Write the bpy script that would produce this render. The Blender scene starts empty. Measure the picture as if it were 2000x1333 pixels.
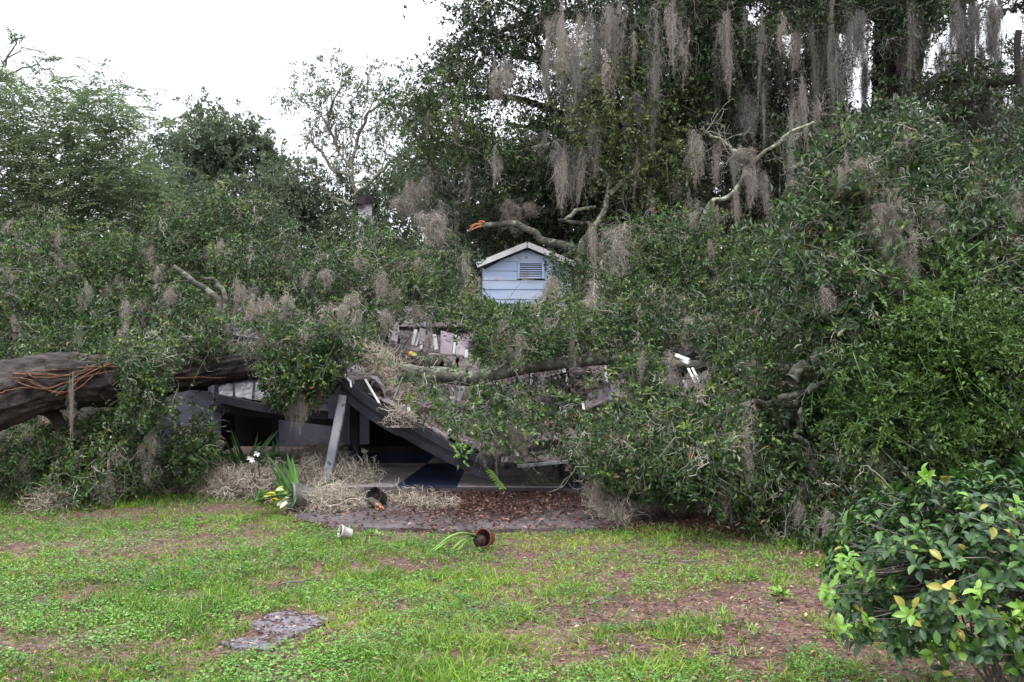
import bpy, math, random
import numpy as np
from mathutils import Vector, Matrix, Quaternion

R = np.random.default_rng(7)
random.seed(7)
SC = bpy.context.scene
COL = SC.collection

# ------------------------------------------------------------------ camera
CAM_Z = 1.65
FPX = 1944.0                       # focal length in photo pixels (2000 px wide)
PITCH = math.atan(33.5 / FPX)
cam_d = bpy.data.cameras.new('camera')
cam = bpy.data.objects.new('camera', cam_d)
COL.objects.link(cam)
cam_d.sensor_width = 36.0
cam_d.lens = 35.0
cam_d.clip_end = 1000
cam.location = (0, 0, CAM_Z)
cam.rotation_euler = (math.radians(90) + PITCH, 0, 0)
SC.camera = cam

# ------------------------------------------------------------------ world and sun
world = bpy.data.worlds.new('World')
SC.world = world
world.use_nodes = True
SUN_EL, SUN_AZ = 70, 200           # azimuth clockwise from +Y
wt = world.node_tree
wn, wl = wt.nodes, wt.links
wn.clear()
w_out = wn.new('ShaderNodeOutputWorld')
w_bg = wn.new('ShaderNodeBackground')
w_sky = wn.new('ShaderNodeTexSky')
w_sky.sky_type = 'NISHITA'
w_sky.sun_disc = False
w_sky.sun_elevation = math.radians(SUN_EL)
w_sky.sun_rotation = math.radians(SUN_AZ)
w_sky.dust_density = 4.0
w_tc = wn.new('ShaderNodeTexCoord')
w_sep = wn.new('ShaderNodeSeparateXYZ')
w_map = wn.new('ShaderNodeMapRange')
w_map.inputs[1].default_value = 0.0
w_map.inputs[2].default_value = 1.0
w_map.inputs[3].default_value = 7.4
w_map.inputs[4].default_value = 23.0
w_col = wn.new('ShaderNodeMix')
w_col.data_type = 'RGBA'
w_col.blend_type = 'MULTIPLY'
w_col.inputs['Factor'].default_value = 1.0
w_col.inputs['A'].default_value = (0.97, 0.985, 1.06, 1)
w_mix = wn.new('ShaderNodeMix')
w_mix.data_type = 'RGBA'
w_mix.inputs['Factor'].default_value = 0.88
wl.new(w_tc.outputs['Generated'], w_sep.inputs[0])
wl.new(w_sep.outputs['Z'], w_map.inputs[0])
wl.new(w_map.outputs[0], w_col.inputs['B'])
wl.new(w_sky.outputs[0], w_mix.inputs['A'])
wl.new(w_col.outputs['Result'], w_mix.inputs['B'])
wl.new(w_mix.outputs['Result'], w_bg.inputs['Color'])
w_bg.inputs['Strength'].default_value = 0.145
wl.new(w_bg.outputs[0], w_out.inputs['Surface'])

sun_d = bpy.data.lights.new('sun', 'SUN')
sun_d.energy = 1.5
sun_d.angle = math.radians(12)
sun_d.color = (1.0, 0.97, 0.92)
sun = bpy.data.objects.new('sun', sun_d)
COL.objects.link(sun)
az, el = math.radians(SUN_AZ), math.radians(SUN_EL)
sdir = Vector((math.sin(az) * math.cos(el), math.cos(az) * math.cos(el), math.sin(el)))
sun.rotation_euler = sdir.to_track_quat('Z', 'Y').to_euler()
sun.location = (0, 0, 30)

SC.view_settings.view_transform = 'Standard'
SC.view_settings.look = 'None'
SC.view_settings.exposure = 0.28
SC.view_settings.gamma = 1.0
SC.view_settings.use_curve_mapping = False
SC.render.engine = 'CYCLES'
SC.cycles.max_bounces = 6
SC.cycles.diffuse_bounces = 1
SC.cycles.glossy_bounces = 2
SC.cycles.transmission_bounces = 2
SC.cycles.use_denoising = True


# ------------------------------------------------------------------ projection helpers
def P(px, py, Y):
    """photo pixel + distance along +Y -> world point"""
    u = (px - 1000.0) / FPX
    v = (666.5 - py) / FPX
    f = math.cos(PITCH) - v * math.sin(PITCH)
    up = math.sin(PITCH) + v * math.cos(PITCH)
    s = Y / f
    return np.array((u * s, Y, CAM_Z + up * s))


def PA(px, py, Y):
    u = (px - 1000.0) / FPX
    v = (666.5 - py) / FPX
    f = math.cos(PITCH) - v * math.sin(PITCH)
    up = math.sin(PITCH) + v * math.cos(PITCH)
    s = Y / f
    return np.stack([u * s, Y + 0 * s, CAM_Z + up * s], axis=-1)


def G(px, py, z=0.0):
    """photo pixel -> point on the level z"""
    u = (px - 1000.0) / FPX
    v = (666.5 - py) / FPX
    f = math.cos(PITCH) - v * math.sin(PITCH)
    up = math.sin(PITCH) + v * math.cos(PITCH)
    s = (z - CAM_Z) / up
    return np.array((u * s, f * s, z))


def PROJ(p):
    c, s = math.cos(PITCH), math.sin(PITCH)
    y, z = p[:, 1], p[:, 2] - CAM_Z
    f = y * c + z * s
    up = z * c - y * s
    return 1000 + FPX * p[:, 0] / f, 666.5 - FPX * up / f


def nrm(a):
    return a / np.maximum(np.linalg.norm(a, axis=-1, keepdims=True), 1e-9)


def hash3(i, j, k):
    h = (i * 374761393 + j * 668265263 + k * 2147483647 + 1013904223) & 0xFFFFFFFF
    h = ((h ^ (h >> 13)) * 1274126177) & 0xFFFFFFFF
    return ((h ^ (h >> 16)) & 0xFFFF) / 65535.0


def vnoise(p, scale=1.0):
    """value noise 0..1 for (n,3)"""
    q = np.asarray(p, float) * scale + 1000.0
    i = np.floor(q).astype(np.int64)
    f = q - i
    f = f * f * (3 - 2 * f)
    r = 0
    for a in (0, 1):
        for b in (0, 1):
            for c in (0, 1):
                w = (f[:, 0] if a else 1 - f[:, 0]) * (f[:, 1] if b else 1 - f[:, 1]) * (f[:, 2] if c else 1 - f[:, 2])
                r = r + w * hash3(i[:, 0] + a, i[:, 1] + b, i[:, 2] + c)
    return r


def in_poly(x, y, poly):
    poly = np.asarray(poly, float)
    ins = np.zeros(len(x), bool)
    j = len(poly) - 1
    for i in range(len(poly)):
        xi, yi = poly[i]
        xj, yj = poly[j]
        c = ((yi > y) != (yj > y)) & (x < (xj - xi) * (y - yi) / (yj - yi + 1e-12) + xi)
        ins ^= c
        j = i
    return ins


# ------------------------------------------------------------------ object helpers
def mesh_np(name, v, f, mat, tint=None, smooth=False, tint2=None):
    v = np.asarray(v, np.float32)
    f = np.asarray(f, np.int32)
    me = bpy.data.meshes.new(name)
    n, k = f.shape
    me.vertices.add(len(v))
    me.vertices.foreach_set('co', v.ravel())
    me.loops.add(n * k)
    me.loops.foreach_set('vertex_index', f.ravel())
    me.polygons.add(n)
    me.polygons.foreach_set('loop_start', np.arange(0, n * k, k, dtype=np.int32))
    me.polygons.foreach_set('loop_total', np.full(n, k, np.int32))
    me.polygons.foreach_set('use_smooth', np.full(n, smooth, bool))
    if tint is not None:
        a = me.attributes.new('tint', 'FLOAT', 'FACE')
        a.data.foreach_set('value', np.asarray(tint, np.float32))
    if mat is not None:
        me.materials.append(mat)
    me.update(calc_edges=True)
    me.validate()
    return me


def link(name, data, parent=None, loc=None):
    o = bpy.data.objects.new(name, data)
    COL.objects.link(o)
    if parent is not None:
        o.parent = parent
        if loc is None and parent.type == 'EMPTY' or True:
            o.matrix_parent_inverse = parent_inv(parent)
    if loc is not None:
        o.location = loc
    return o


def parent_inv(p):
    m = Matrix.Identity(4)
    chain = p
    mats = []
    while chain is not None:
        mats.append(Matrix.LocRotScale(chain.location, chain.rotation_euler, chain.scale))
        mats[-1] = chain.matrix_parent_inverse @ mats[-1]
        chain = chain.parent
    for x in reversed(mats):
        m = m @ x
    return m.inverted()


def thing(name, label, cat, loc, group=None, rot=(0, 0, 0)):
    o = bpy.data.objects.new(name, None)
    COL.objects.link(o)
    o.location = [float(c) for c in loc]
    o.rotation_euler = rot
    o.empty_display_size = 0.2
    tag(o, label, cat, group)
    return o


def tag(o, label=None, cat=None, group=None, kind=None):
    if label:
        o['label'] = label
    if cat:
        o['category'] = cat
    if group:
        o['group'] = group
    if kind:
        o['kind'] = kind
    return o


# ------------------------------------------------------------------ materials
def new_mat(name):
    m = bpy.data.materials.new(name)
    m.use_nodes = True
    nt = m.node_tree
    b = nt.nodes['Principled BSDF']
    return m, nt, nt.nodes, nt.links, b


def ramp(nodes, stops):
    r = nodes.new('ShaderNodeValToRGB')
    e = r.color_ramp.elements
    e[0].position, e[0].color = stops[0][0], (*stops[0][1], 1)
    e[1].position, e[1].color = stops[-1][0], (*stops[-1][1], 1)
    for p, c in stops[1:-1]:
        x = e.new(p)
        x.color = (*c, 1)
    return r


def leaf_mat(name, stops, back=(0.13, 0.15, 0.10), backmix=0.55, rough=0.42, transl=0.18, spec=0.5):
    m, nt, N, L, b = new_mat(name)
    at = N.new('ShaderNodeAttribute')
    at.attribute_name = 'tint'
    r = ramp(N, stops)
    L.new(at.outputs['Fac'], r.inputs[0])
    geo = N.new('ShaderNodeNewGeometry')
    mul = N.new('ShaderNodeMath')
    mul.operation = 'MULTIPLY'
    mul.inputs[1].default_value = backmix
    L.new(geo.outputs['Backfacing'], mul.inputs[0])
    mx = N.new('ShaderNodeMix')
    mx.data_type = 'RGBA'
    L.new(mul.outputs[0], mx.inputs['Factor'])
    L.new(r.outputs[0], mx.inputs['A'])
    mx.inputs['B'].default_value = (*back, 1)
    L.new(mx.outputs['Result'], b.inputs['Base Color'])
    b.inputs['Roughness'].default_value = rough
    b.inputs['Specular IOR Level'].default_value = spec
    tr = N.new('ShaderNodeBsdfTranslucent')
    L.new(r.outputs[0], tr.inputs['Color'])
    ms = N.new('ShaderNodeMixShader')
    ms.inputs[0].default_value = transl
    L.new(b.outputs[0], ms.inputs[1])
    L.new(tr.outputs[0], ms.inputs[2])
    L.new(ms.outputs[0], N['Material Output'].inputs['Surface'])
    return m


def noise_mat(name, c1, c2, scale=4, rough=0.8, bump=0.3, bscale=None, lo=0.35, hi=0.65, c3=None, s3=12, t3=0.62, stretch=(1, 1, 1), spec=0.3, coord='Object', detail=6):
    m, nt, N, L, b = new_mat(name)
    tc = N.new('ShaderNodeTexCoord')
    mp = N.new('ShaderNodeMapping')
    mp.inputs['Scale'].default_value = stretch
    L.new(tc.outputs[coord], mp.inputs[0])
    n1 = N.new('ShaderNodeTexNoise')
    n1.inputs['Scale'].default_value = scale
    n1.inputs['Detail'].default_value = detail
    L.new(mp.outputs[0], n1.inputs['Vector'])
    r = ramp(N, [(lo, c1), (hi, c2)])
    L.new(n1.outputs['Fac'], r.inputs[0])
    col = r.outputs[0]
    if c3 is not None:
        n3 = N.new('ShaderNodeTexNoise')
        n3.inputs['Scale'].default_value = s3
        n3.inputs['Detail'].default_value = 5
        n3.inputs['Roughness'].default_value = 0.65
        L.new(tc.outputs[coord], n3.inputs['Vector'])
        r3 = ramp(N, [(t3 - 0.03, (0, 0, 0)), (t3 + 0.04, (1, 1, 1))])
        L.new(n3.outputs['Fac'], r3.inputs[0])
        mx = N.new('ShaderNodeMix')
        mx.data_type = 'RGBA'
        L.new(r3.outputs[0], mx.inputs['Factor'])
        L.new(col, mx.inputs['A'])
        mx.inputs['B'].default_value = (*c3, 1)
        col = mx.outputs['Result']
    L.new(col, b.inputs['Base Color'])
    b.inputs['Roughness'].default_value = rough
    b.inputs['Specular IOR Level'].default_value = spec
    if bump:
        nb = N.new('ShaderNodeTexNoise')
        nb.inputs['Scale'].default_value = bscale or scale * 3
        nb.inputs['Detail'].default_value = 6
        L.new(mp.outputs[0], nb.inputs['Vector'])
        bp = N.new('ShaderNodeBump')
        bp.inputs['Strength'].default_value = bump
        bp.inputs['Distance'].default_value = 0.02
        L.new(nb.outputs['Fac'], bp.inputs['Height'])
        L.new(bp.outputs[0], b.inputs['Normal'])
    return m


OAK = [(0.0, (0.006, 0.020, 0.005)), (0.45, (0.028, 0.074, 0.012)), (0.8, (0.080, 0.155, 0.026)), (0.93, (0.16, 0.22, 0.04)), (0.955, (0.22, 0.12, 0.04)), (1.0, (0.26, 0.10, 0.045))]
M_OAK = leaf_mat('oak_leaves', OAK, back=(0.13, 0.19, 0.095), backmix=0.45, rough=0.35, spec=0.5)
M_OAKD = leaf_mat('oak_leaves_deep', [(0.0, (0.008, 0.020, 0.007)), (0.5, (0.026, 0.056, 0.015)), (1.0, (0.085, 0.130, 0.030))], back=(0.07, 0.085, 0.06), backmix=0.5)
M_OLIVE = leaf_mat('yellowish_leaves', [(0.0, (0.028, 0.050, 0.012)), (0.5, (0.060, 0.095, 0.018)), (1.0, (0.14, 0.16, 0.03))], back=(0.10, 0.12, 0.06))
M_BAY = leaf_mat('broad_dark_leaves', [(0.0, (0.010, 0.025, 0.008)), (0.5, (0.026, 0.070, 0.012)), (0.85, (0.075, 0.150, 0.028)), (0.96, (0.13, 0.18, 0.04)), (1.0, (0.25, 0.12, 0.05))], back=(0.14, 0.18, 0.12), rough=0.33)
M_BRIGHT = leaf_mat('bright_green_leaves', [(0.0, (0.022, 0.060, 0.010)), (0.5, (0.058, 0.125, 0.017)), (1.0, (0.14, 0.24, 0.04))], back=(0.09, 0.14, 0.04), rough=0.4, transl=0.25)
M_FEATH = leaf_mat('hazy_feathery_leaves', [(0.0, (0.06, 0.10, 0.055)), (0.5, (0.14, 0.20, 0.10)), (1.0, (0.26, 0.33, 0.14))], back=(0.18, 0.26, 0.16), rough=0.5, transl=0.42)  # greens paled so the colour carries the haze
M_FAR = leaf_mat('hazy_far_leaves', [(0.0, (0.06, 0.095, 0.06)), (0.5, (0.12, 0.17, 0.10)), (1.0, (0.20, 0.25, 0.13))], back=(0.18, 0.22, 0.16), rough=0.55, transl=0.42)  # distance haze is mixed into these lighter leaf colours
M_PALE = leaf_mat('sparse_pale_leaves', [(0.0, (0.09, 0.13, 0.07)), (1.0, (0.22, 0.27, 0.15))], back=(0.2, 0.24, 0.16), transl=0.35)
M_GRASS = leaf_mat('grass_blades', [(0.0, (0.05, 0.13, 0.014)), (0.5, (0.155, 0.32, 0.024)), (0.85, (0.32, 0.49, 0.045)), (0.93, (0.36, 0.32, 0.12)), (1.0, (0.42, 0.30, 0.17))], back=(0.12, 0.20, 0.04), backmix=0.3, rough=0.5, transl=0.3)
M_WEED = leaf_mat('weed_leaves', [(0.0, (0.04, 0.125, 0.03)), (0.5, (0.10, 0.245, 0.045)), (1.0, (0.22, 0.42, 0.065))], back=(0.12, 0.20, 0.08), backmix=0.3, rough=0.5, transl=0.25)
M_LITTER = leaf_mat('dead_leaves', [(0.0, (0.035, 0.016, 0.014)), (0.4, (0.090, 0.038, 0.030)), (0.75, (0.19, 0.075, 0.050)), (0.93, (0.36, 0.20, 0.12)), (1.0, (0.55, 0.42, 0.30))], back=(0.20, 0.12, 0.09), backmix=0.5, rough=0.45, transl=0.0)
M_TWIG = noise_mat('twig_bark', (0.06, 0.05, 0.045), (0.20, 0.19, 0.16), scale=9, bump=0)
M_PTWIG = noise_mat('lichened_twig', (0.11, 0.105, 0.08), (0.29, 0.28, 0.22), scale=14, bump=0)
M_BARK = noise_mat('dark_bark', (0.012, 0.010, 0.009), (0.048, 0.041, 0.036), scale=5, bump=0.9, bscale=22, stretch=(1, 1, 0.35))
M_LICH = noise_mat('lichen_bark', (0.030, 0.026, 0.022), (0.13, 0.125, 0.10), scale=7, bump=1.0, bscale=25, c3=(0.21, 0.24, 0.17), s3=11, t3=0.57)
M_LICHP = noise_mat('pale_lichen_bark', (0.05, 0.045, 0.035), (0.19, 0.20, 0.14), scale=9, bump=1.0, bscale=25, c3=(0.33, 0.37, 0.26), s3=10, t3=0.52)
M_MOSS = leaf_mat('spanish_moss', [(0.0, (0.24, 0.195, 0.155)), (0.5, (0.48, 0.405, 0.33)), (0.85, (0.66, 0.58, 0.49)), (1.0, (0.34, 0.36, 0.25))], back=(0.28, 0.25, 0.2), backmix=0.2, rough=0.8, transl=0.2, spec=0.15)
M_MOSSH = leaf_mat('hanging_moss', [(0.0, (0.16, 0.135, 0.115)), (0.5, (0.36, 0.315, 0.27)), (0.85, (0.56, 0.51, 0.45)), (1.0, (0.38, 0.40, 0.30))], back=(0.32, 0.30, 0.27), backmix=0.2, rough=0.8, transl=0.3, spec=0.15)
M_MOSSD = leaf_mat('shaded_moss', [(0.0, (0.12, 0.115, 0.10)), (0.5, (0.25, 0.24, 0.22)), (1.0, (0.38, 0.365, 0.33))], back=(0.16, 0.15, 0.13), backmix=0.2, rough=0.85, transl=0.2, spec=0.1)  # darker copy of the hanging moss, shade put into its colour
M_TORN = noise_mat('torn_wood', (0.38, 0.11, 0.05), (0.62, 0.32, 0.18), scale=30, bump=0.6, stretch=(1, 1, 0.2), lo=0.3, hi=0.7)
M_VINE = noise_mat('vine_stem', (0.09, 0.040, 0.025), (0.20, 0.095, 0.06), scale=20, bump=0.3)
M_SIDING = noise_mat('pale_blue_paint', (0.44, 0.57, 0.80), (0.68, 0.75, 0.88), scale=2.2, rough=0.6, bump=0.08, bscale=40, stretch=(0.5, 1, 2.2), lo=0.3, hi=0.75, c3=(0.50, 0.44, 0.44), s3=3.3, t3=0.66)
M_WHITE = noise_mat('white_trim_paint', (0.74, 0.73, 0.70), (0.86, 0.855, 0.84), scale=5, rough=0.55, bump=0.05)
M_WALL = noise_mat('lavender_wall_paint', (0.30, 0.30, 0.40), (0.44, 0.44, 0.55), scale=1.7, rough=0.7, bump=0.05)
M_DARK = noise_mat('dark_stained_wood', (0.007, 0.008, 0.011), (0.030, 0.032, 0.042), scale=3, rough=0.6, bump=0.3, stretch=(1, 1, 1), spec=0.25)
M_POST = noise_mat('worn_grey_post_paint', (0.16, 0.17, 0.20), (0.42, 0.42, 0.44), scale=3, rough=0.5, bump=0.1, c3=(0.06, 0.06, 0.07), s3=6, t3=0.62)
M_BLACK = noise_mat('interior_shade_board', (0.006, 0.006, 0.008), (0.018, 0.017, 0.019), scale=3, rough=0.8, bump=0.1)  # near-black colour stands in for shade inside the house
M_ROOF = noise_mat('weathered_roof_sheet', (0.10, 0.078, 0.082), (0.32, 0.27, 0.285), scale=3.5, rough=0.6, bump=0.2, c3=(0.05, 0.035, 0.030), s3=11, t3=0.56, spec=0.4)
M_PINKS = noise_mat('pinkish_torn_sheet', (0.30, 0.24, 0.265), (0.54, 0.47, 0.50), scale=3.5, rough=0.6, bump=0.2, c3=(0.06, 0.04, 0.035), s3=14, t3=0.60)
M_METAL = noise_mat('wet_grey_roof_metal', (0.16, 0.15, 0.17), (0.42, 0.40, 0.43), scale=6, rough=0.35, bump=0.1, stretch=(3, 0.6, 1), c3=(0.035, 0.03, 0.03), s3=16, t3=0.57, spec=0.6)
M_BRICK = noise_mat('sooty_chimney_plaster', (0.12, 0.11, 0.12), (0.50, 0.47, 0.50), scale=4, rough=0.85, bump=0.3, lo=0.42, hi=0.55)
M_SOOT = noise_mat('chimney_cap_soot', (0.015, 0.013, 0.014), (0.06, 0.05, 0.05), scale=8, rough=0.9, bump=0.2)
M_SLAB = noise_mat('wet_concrete', (0.060, 0.050, 0.054), (0.13, 0.108, 0.115), scale=1.6, rough=0.62, bump=0.35, bscale=45, c3=(0.05, 0.032, 0.028), s3=2.6, t3=0.60, coord='Object')
M_ASPH = noise_mat('grey_paving', (0.11, 0.105, 0.125), (0.25, 0.24, 0.27), scale=22, rough=0.6, bump=0.9, bscale=90, c3=(0.09, 0.05, 0.045), s3=9, t3=0.54)
M_FWHITE = noise_mat('porch_white_paint', (0.30, 0.25, 0.25), (0.47, 0.42, 0.42), scale=2.4, rough=0.5, bump=0.08, c3=(0.10, 0.06, 0.05), s3=9, t3=0.66)
M_FBLUE = noise_mat('porch_navy_paint', (0.030, 0.040, 0.085), (0.050, 0.062, 0.12), scale=3, rough=0.35, bump=0.05)
M_POTG = noise_mat('grey_green_plastic_pot', (0.10, 0.10, 0.085), (0.19, 0.19, 0.165), scale=7, rough=0.5, bump=0.08, c3=(0.12, 0.11, 0.08), s3=10, t3=0.62)
M_POTW = noise_mat('dusty_white_plastic', (0.50, 0.48, 0.43), (0.68, 0.66, 0.62), scale=9, rough=0.4, bump=0.03)
M_POTR = noise_mat('dark_terracotta', (0.12, 0.035, 0.028), (0.24, 0.075, 0.055), scale=8, rough=0.5, bump=0.08)
M_POTB = noise_mat('black_plastic_pot', (0.012, 0.014, 0.014), (0.04, 0.045, 0.045), scale=8, rough=0.3, bump=0.02)
M_SOIL = noise_mat('potting_soil', (0.018, 0.012, 0.010), (0.09, 0.055, 0.045), scale=40, rough=0.95, bump=0.9)
M_STRAP = noise_mat('strap_leaf_green', (0.035, 0.095, 0.022), (0.09, 0.19, 0.045), scale=5, rough=0.35, bump=0.05)
M_LILY = noise_mat('dark_strap_leaf', (0.014, 0.042, 0.012), (0.045, 0.10, 0.026), scale=5, rough=0.4, bump=0.05)
M_STRAPL = noise_mat('strap_leaf_fresh', (0.13, 0.26, 0.035), (0.24, 0.40, 0.08), scale=5, rough=0.38, bump=0.05)
M_CREAM = noise_mat('cream_variegated_leaf', (0.30, 0.42, 0.16), (0.72, 0.74, 0.50), scale=9, rough=0.4, bump=0.05, lo=0.4, hi=0.52)
M_YELLOW = noise_mat('yellow_leaf', (0.42, 0.42, 0.03), (0.66, 0.55, 0.04), scale=5, rough=0.4, bump=0)
M_PETAL = noise_mat('white_petal', (0.74, 0.66, 0.70), (0.82, 0.78, 0.80), scale=5, rough=0.5, bump=0)
M_PINK = noise_mat('pale_pink_petal', (0.55, 0.36, 0.42), (0.66, 0.52, 0.56), scale=5, rough=0.5, bump=0)
M_STONE = noise_mat('low_wall_block', (0.16, 0.13, 0.13), (0.30, 0.26, 0.26), scale=6, rough=0.85, bump=0.4)
M_ORANGE = noise_mat('orange_skin', (0.60, 0.20, 0.015), (0.70, 0.30, 0.03), scale=5, rough=0.4, bump=0)


def simple_leaf_mat(name, c1, c2, rough=0.3):
    m, nt, N, L, b = new_mat(name)
    oi = N.new('ShaderNodeObjectInfo')
    tc = N.new('ShaderNodeTexCoord')
    nz = N.new('ShaderNodeTexNoise')
    nz.inputs['Scale'].default_value = 1.6
    L.new(tc.outputs['Object'], nz.inputs['Vector'])
    ad = N.new('ShaderNodeMath')
    ad.operation = 'MULTIPLY_ADD'
    L.new(oi.outputs['Random'], ad.inputs[0])
    ad.inputs[1].default_value = 0.7
    ad2 = N.new('ShaderNodeMath')
    ad2.operation = 'MULTIPLY'
    L.new(nz.outputs['Fac'], ad2.inputs[0])
    ad2.inputs[1].default_value = 0.35
    L.new(ad2.outputs[0], ad.inputs[2])
    r = ramp(N, [(0.05, c1), (0.95, c2)])
    L.new(ad.outputs[0], r.inputs[0])
    L.new(r.outputs[0], b.inputs['Base Color'])
    b.inputs['Roughness'].default_value = rough
    tr = N.new('ShaderNodeBsdfTranslucent')
    L.new(r.outputs[0], tr.inputs['Color'])
    ms = N.new('ShaderNodeMixShader')
    ms.inputs[0].default_value = 0.18
    L.new(b.outputs[0], ms.inputs[1])
    L.new(tr.outputs[0], ms.inputs[2])
    L.new(ms.outputs[0], N['Material Output'].inputs['Surface'])
    return m


M_SHD = simple_leaf_mat('shrub_leaf_dark', (0.014, 0.048, 0.012), (0.040, 0.105, 0.028), rough=0.40)
M_SHM = simple_leaf_mat('shrub_leaf_green', (0.045, 0.125, 0.016), (0.10, 0.22, 0.03), rough=0.38)
M_SHF = simple_leaf_mat('shrub_leaf_new', (0.12, 0.27, 0.025), (0.24, 0.42, 0.05))
M_SHY = simple_leaf_mat('shrub_leaf_yellowed', (0.30, 0.30, 0.05), (0.50, 0.42, 0.10))


def soil_material():
    m, nt, N, L, b = new_mat('leafy_soil')
    tc = N.new('ShaderNodeTexCoord')
    n1 = N.new('ShaderNodeTexNoise')
    n1.inputs['Scale'].default_value = 1.3
    n1.inputs['Detail'].default_value = 8
    L.new(tc.outputs['Object'], n1.inputs['Vector'])
    r1 = ramp(N, [(0.3, (0.045, 0.030, 0.025)), (0.55, (0.085, 0.056, 0.046)), (0.75, (0.15, 0.11, 0.092))])
    L.new(n1.outputs['Fac'], r1.inputs[0])
    vo = N.new('ShaderNodeTexVoronoi')
    vo.inputs['Scale'].default_value = 38
    L.new(tc.outputs['Object'], vo.inputs['Vector'])
    r2 = ramp(N, [(0.0, (0.04, 0.022, 0.018)), (0.5, (0.13, 0.06, 0.045)), (0.8, (0.26, 0.11, 0.07)), (1.0, (0.30, 0.24, 0.20))])
    sp = N.new('ShaderNodeSeparateColor')
    L.new(vo.outputs['Color'], sp.inputs[0])
    L.new(sp.outputs[0], r2.inputs[0])
    mx = N.new('ShaderNodeMix')
    mx.data_type = 'RGBA'
    mx.inputs['Factor'].default_value = 0.5
    L.new(r1.outputs[0], mx.inputs['A'])
    L.new(r2.outputs[0], mx.inputs['B'])
    L.new(mx.outputs['Result'], b.inputs['Base Color'])
    b.inputs['Roughness'].default_value = 0.85
    bp = N.new('ShaderNodeBump')
    bp.inputs['Strength'].default_value = 0.8
    bp.inputs['Distance'].default_value = 0.02
    L.new(sp.outputs[1], bp.inputs['Height'])
    L.new(bp.outputs[0], b.inputs['Normal'])
    return m


M_GROUND = soil_material()


# ------------------------------------------------------------------ geometry helpers
def box_panel(name, c4, thick, mat, parent=None, label=None):
    """a sheet through four corners, given real thickness, as one mesh"""
    c = np.array(c4, float)
    n = nrm(np.cross(c[1] - c[0], c[3] - c[0])[None])[0]
    v = np.concatenate([c, c - n * thick])
    f = [(0, 1, 2, 3), (7, 6, 5, 4), (0, 4, 5, 1), (1, 5, 6, 2), (2, 6, 7, 3), (3, 7, 4, 0)]
    o = link(name, mesh_np(name, v, f, mat), parent)
    if label:
        o['label'] = label
    return o


def beam(name, p0, p1, w, h, mat, parent=None, up=(0, 0, 1), label=None, seg=1, bow=0.0, bevel=0.12):
    """a squared timber: chamfered octagon section along p0-p1"""
    p0, p1, up = np.array(p0, float), np.array(p1, float), np.array(up, float)
    d = nrm((p1 - p0)[None])[0]
    s = nrm(np.cross(d, up)[None])[0]
    t = np.cross(s, d)
    b = bevel * min(w, h)
    ring = [(-w / 2 + b, -h / 2), (w / 2 - b, -h / 2), (w / 2, -h / 2 + b), (w / 2, h / 2 - b), (w / 2 - b, h / 2), (-w / 2 + b, h / 2), (-w / 2, h / 2 - b), (-w / 2, -h / 2 + b)]
    vs, fs = [], []
    seg = max(seg, 1)
    for i in range(seg + 1):
        a = i / seg
        c = p0 + (p1 - p0) * a - np.array((0, 0, 1)) * bow * math.sin(math.pi * a)
        for x, y in ring:
            vs.append(c + s * x + t * y)
    for i in range(seg):
        for k in range(8):
            a, bb = i * 8 + k, i * 8 + (k + 1) % 8
            fs.append((a, bb, bb + 8, a + 8))
    me = bpy.data.meshes.new(name)
    e = seg * 8
    me.from_pydata([tuple(x) for x in vs], [], fs + [tuple(range(7, -1, -1)), tuple(range(e, e + 8))])
    me.materials.append(mat)
    o = link(name, me, parent)
    if label:
        o['label'] = label
    return o


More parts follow.
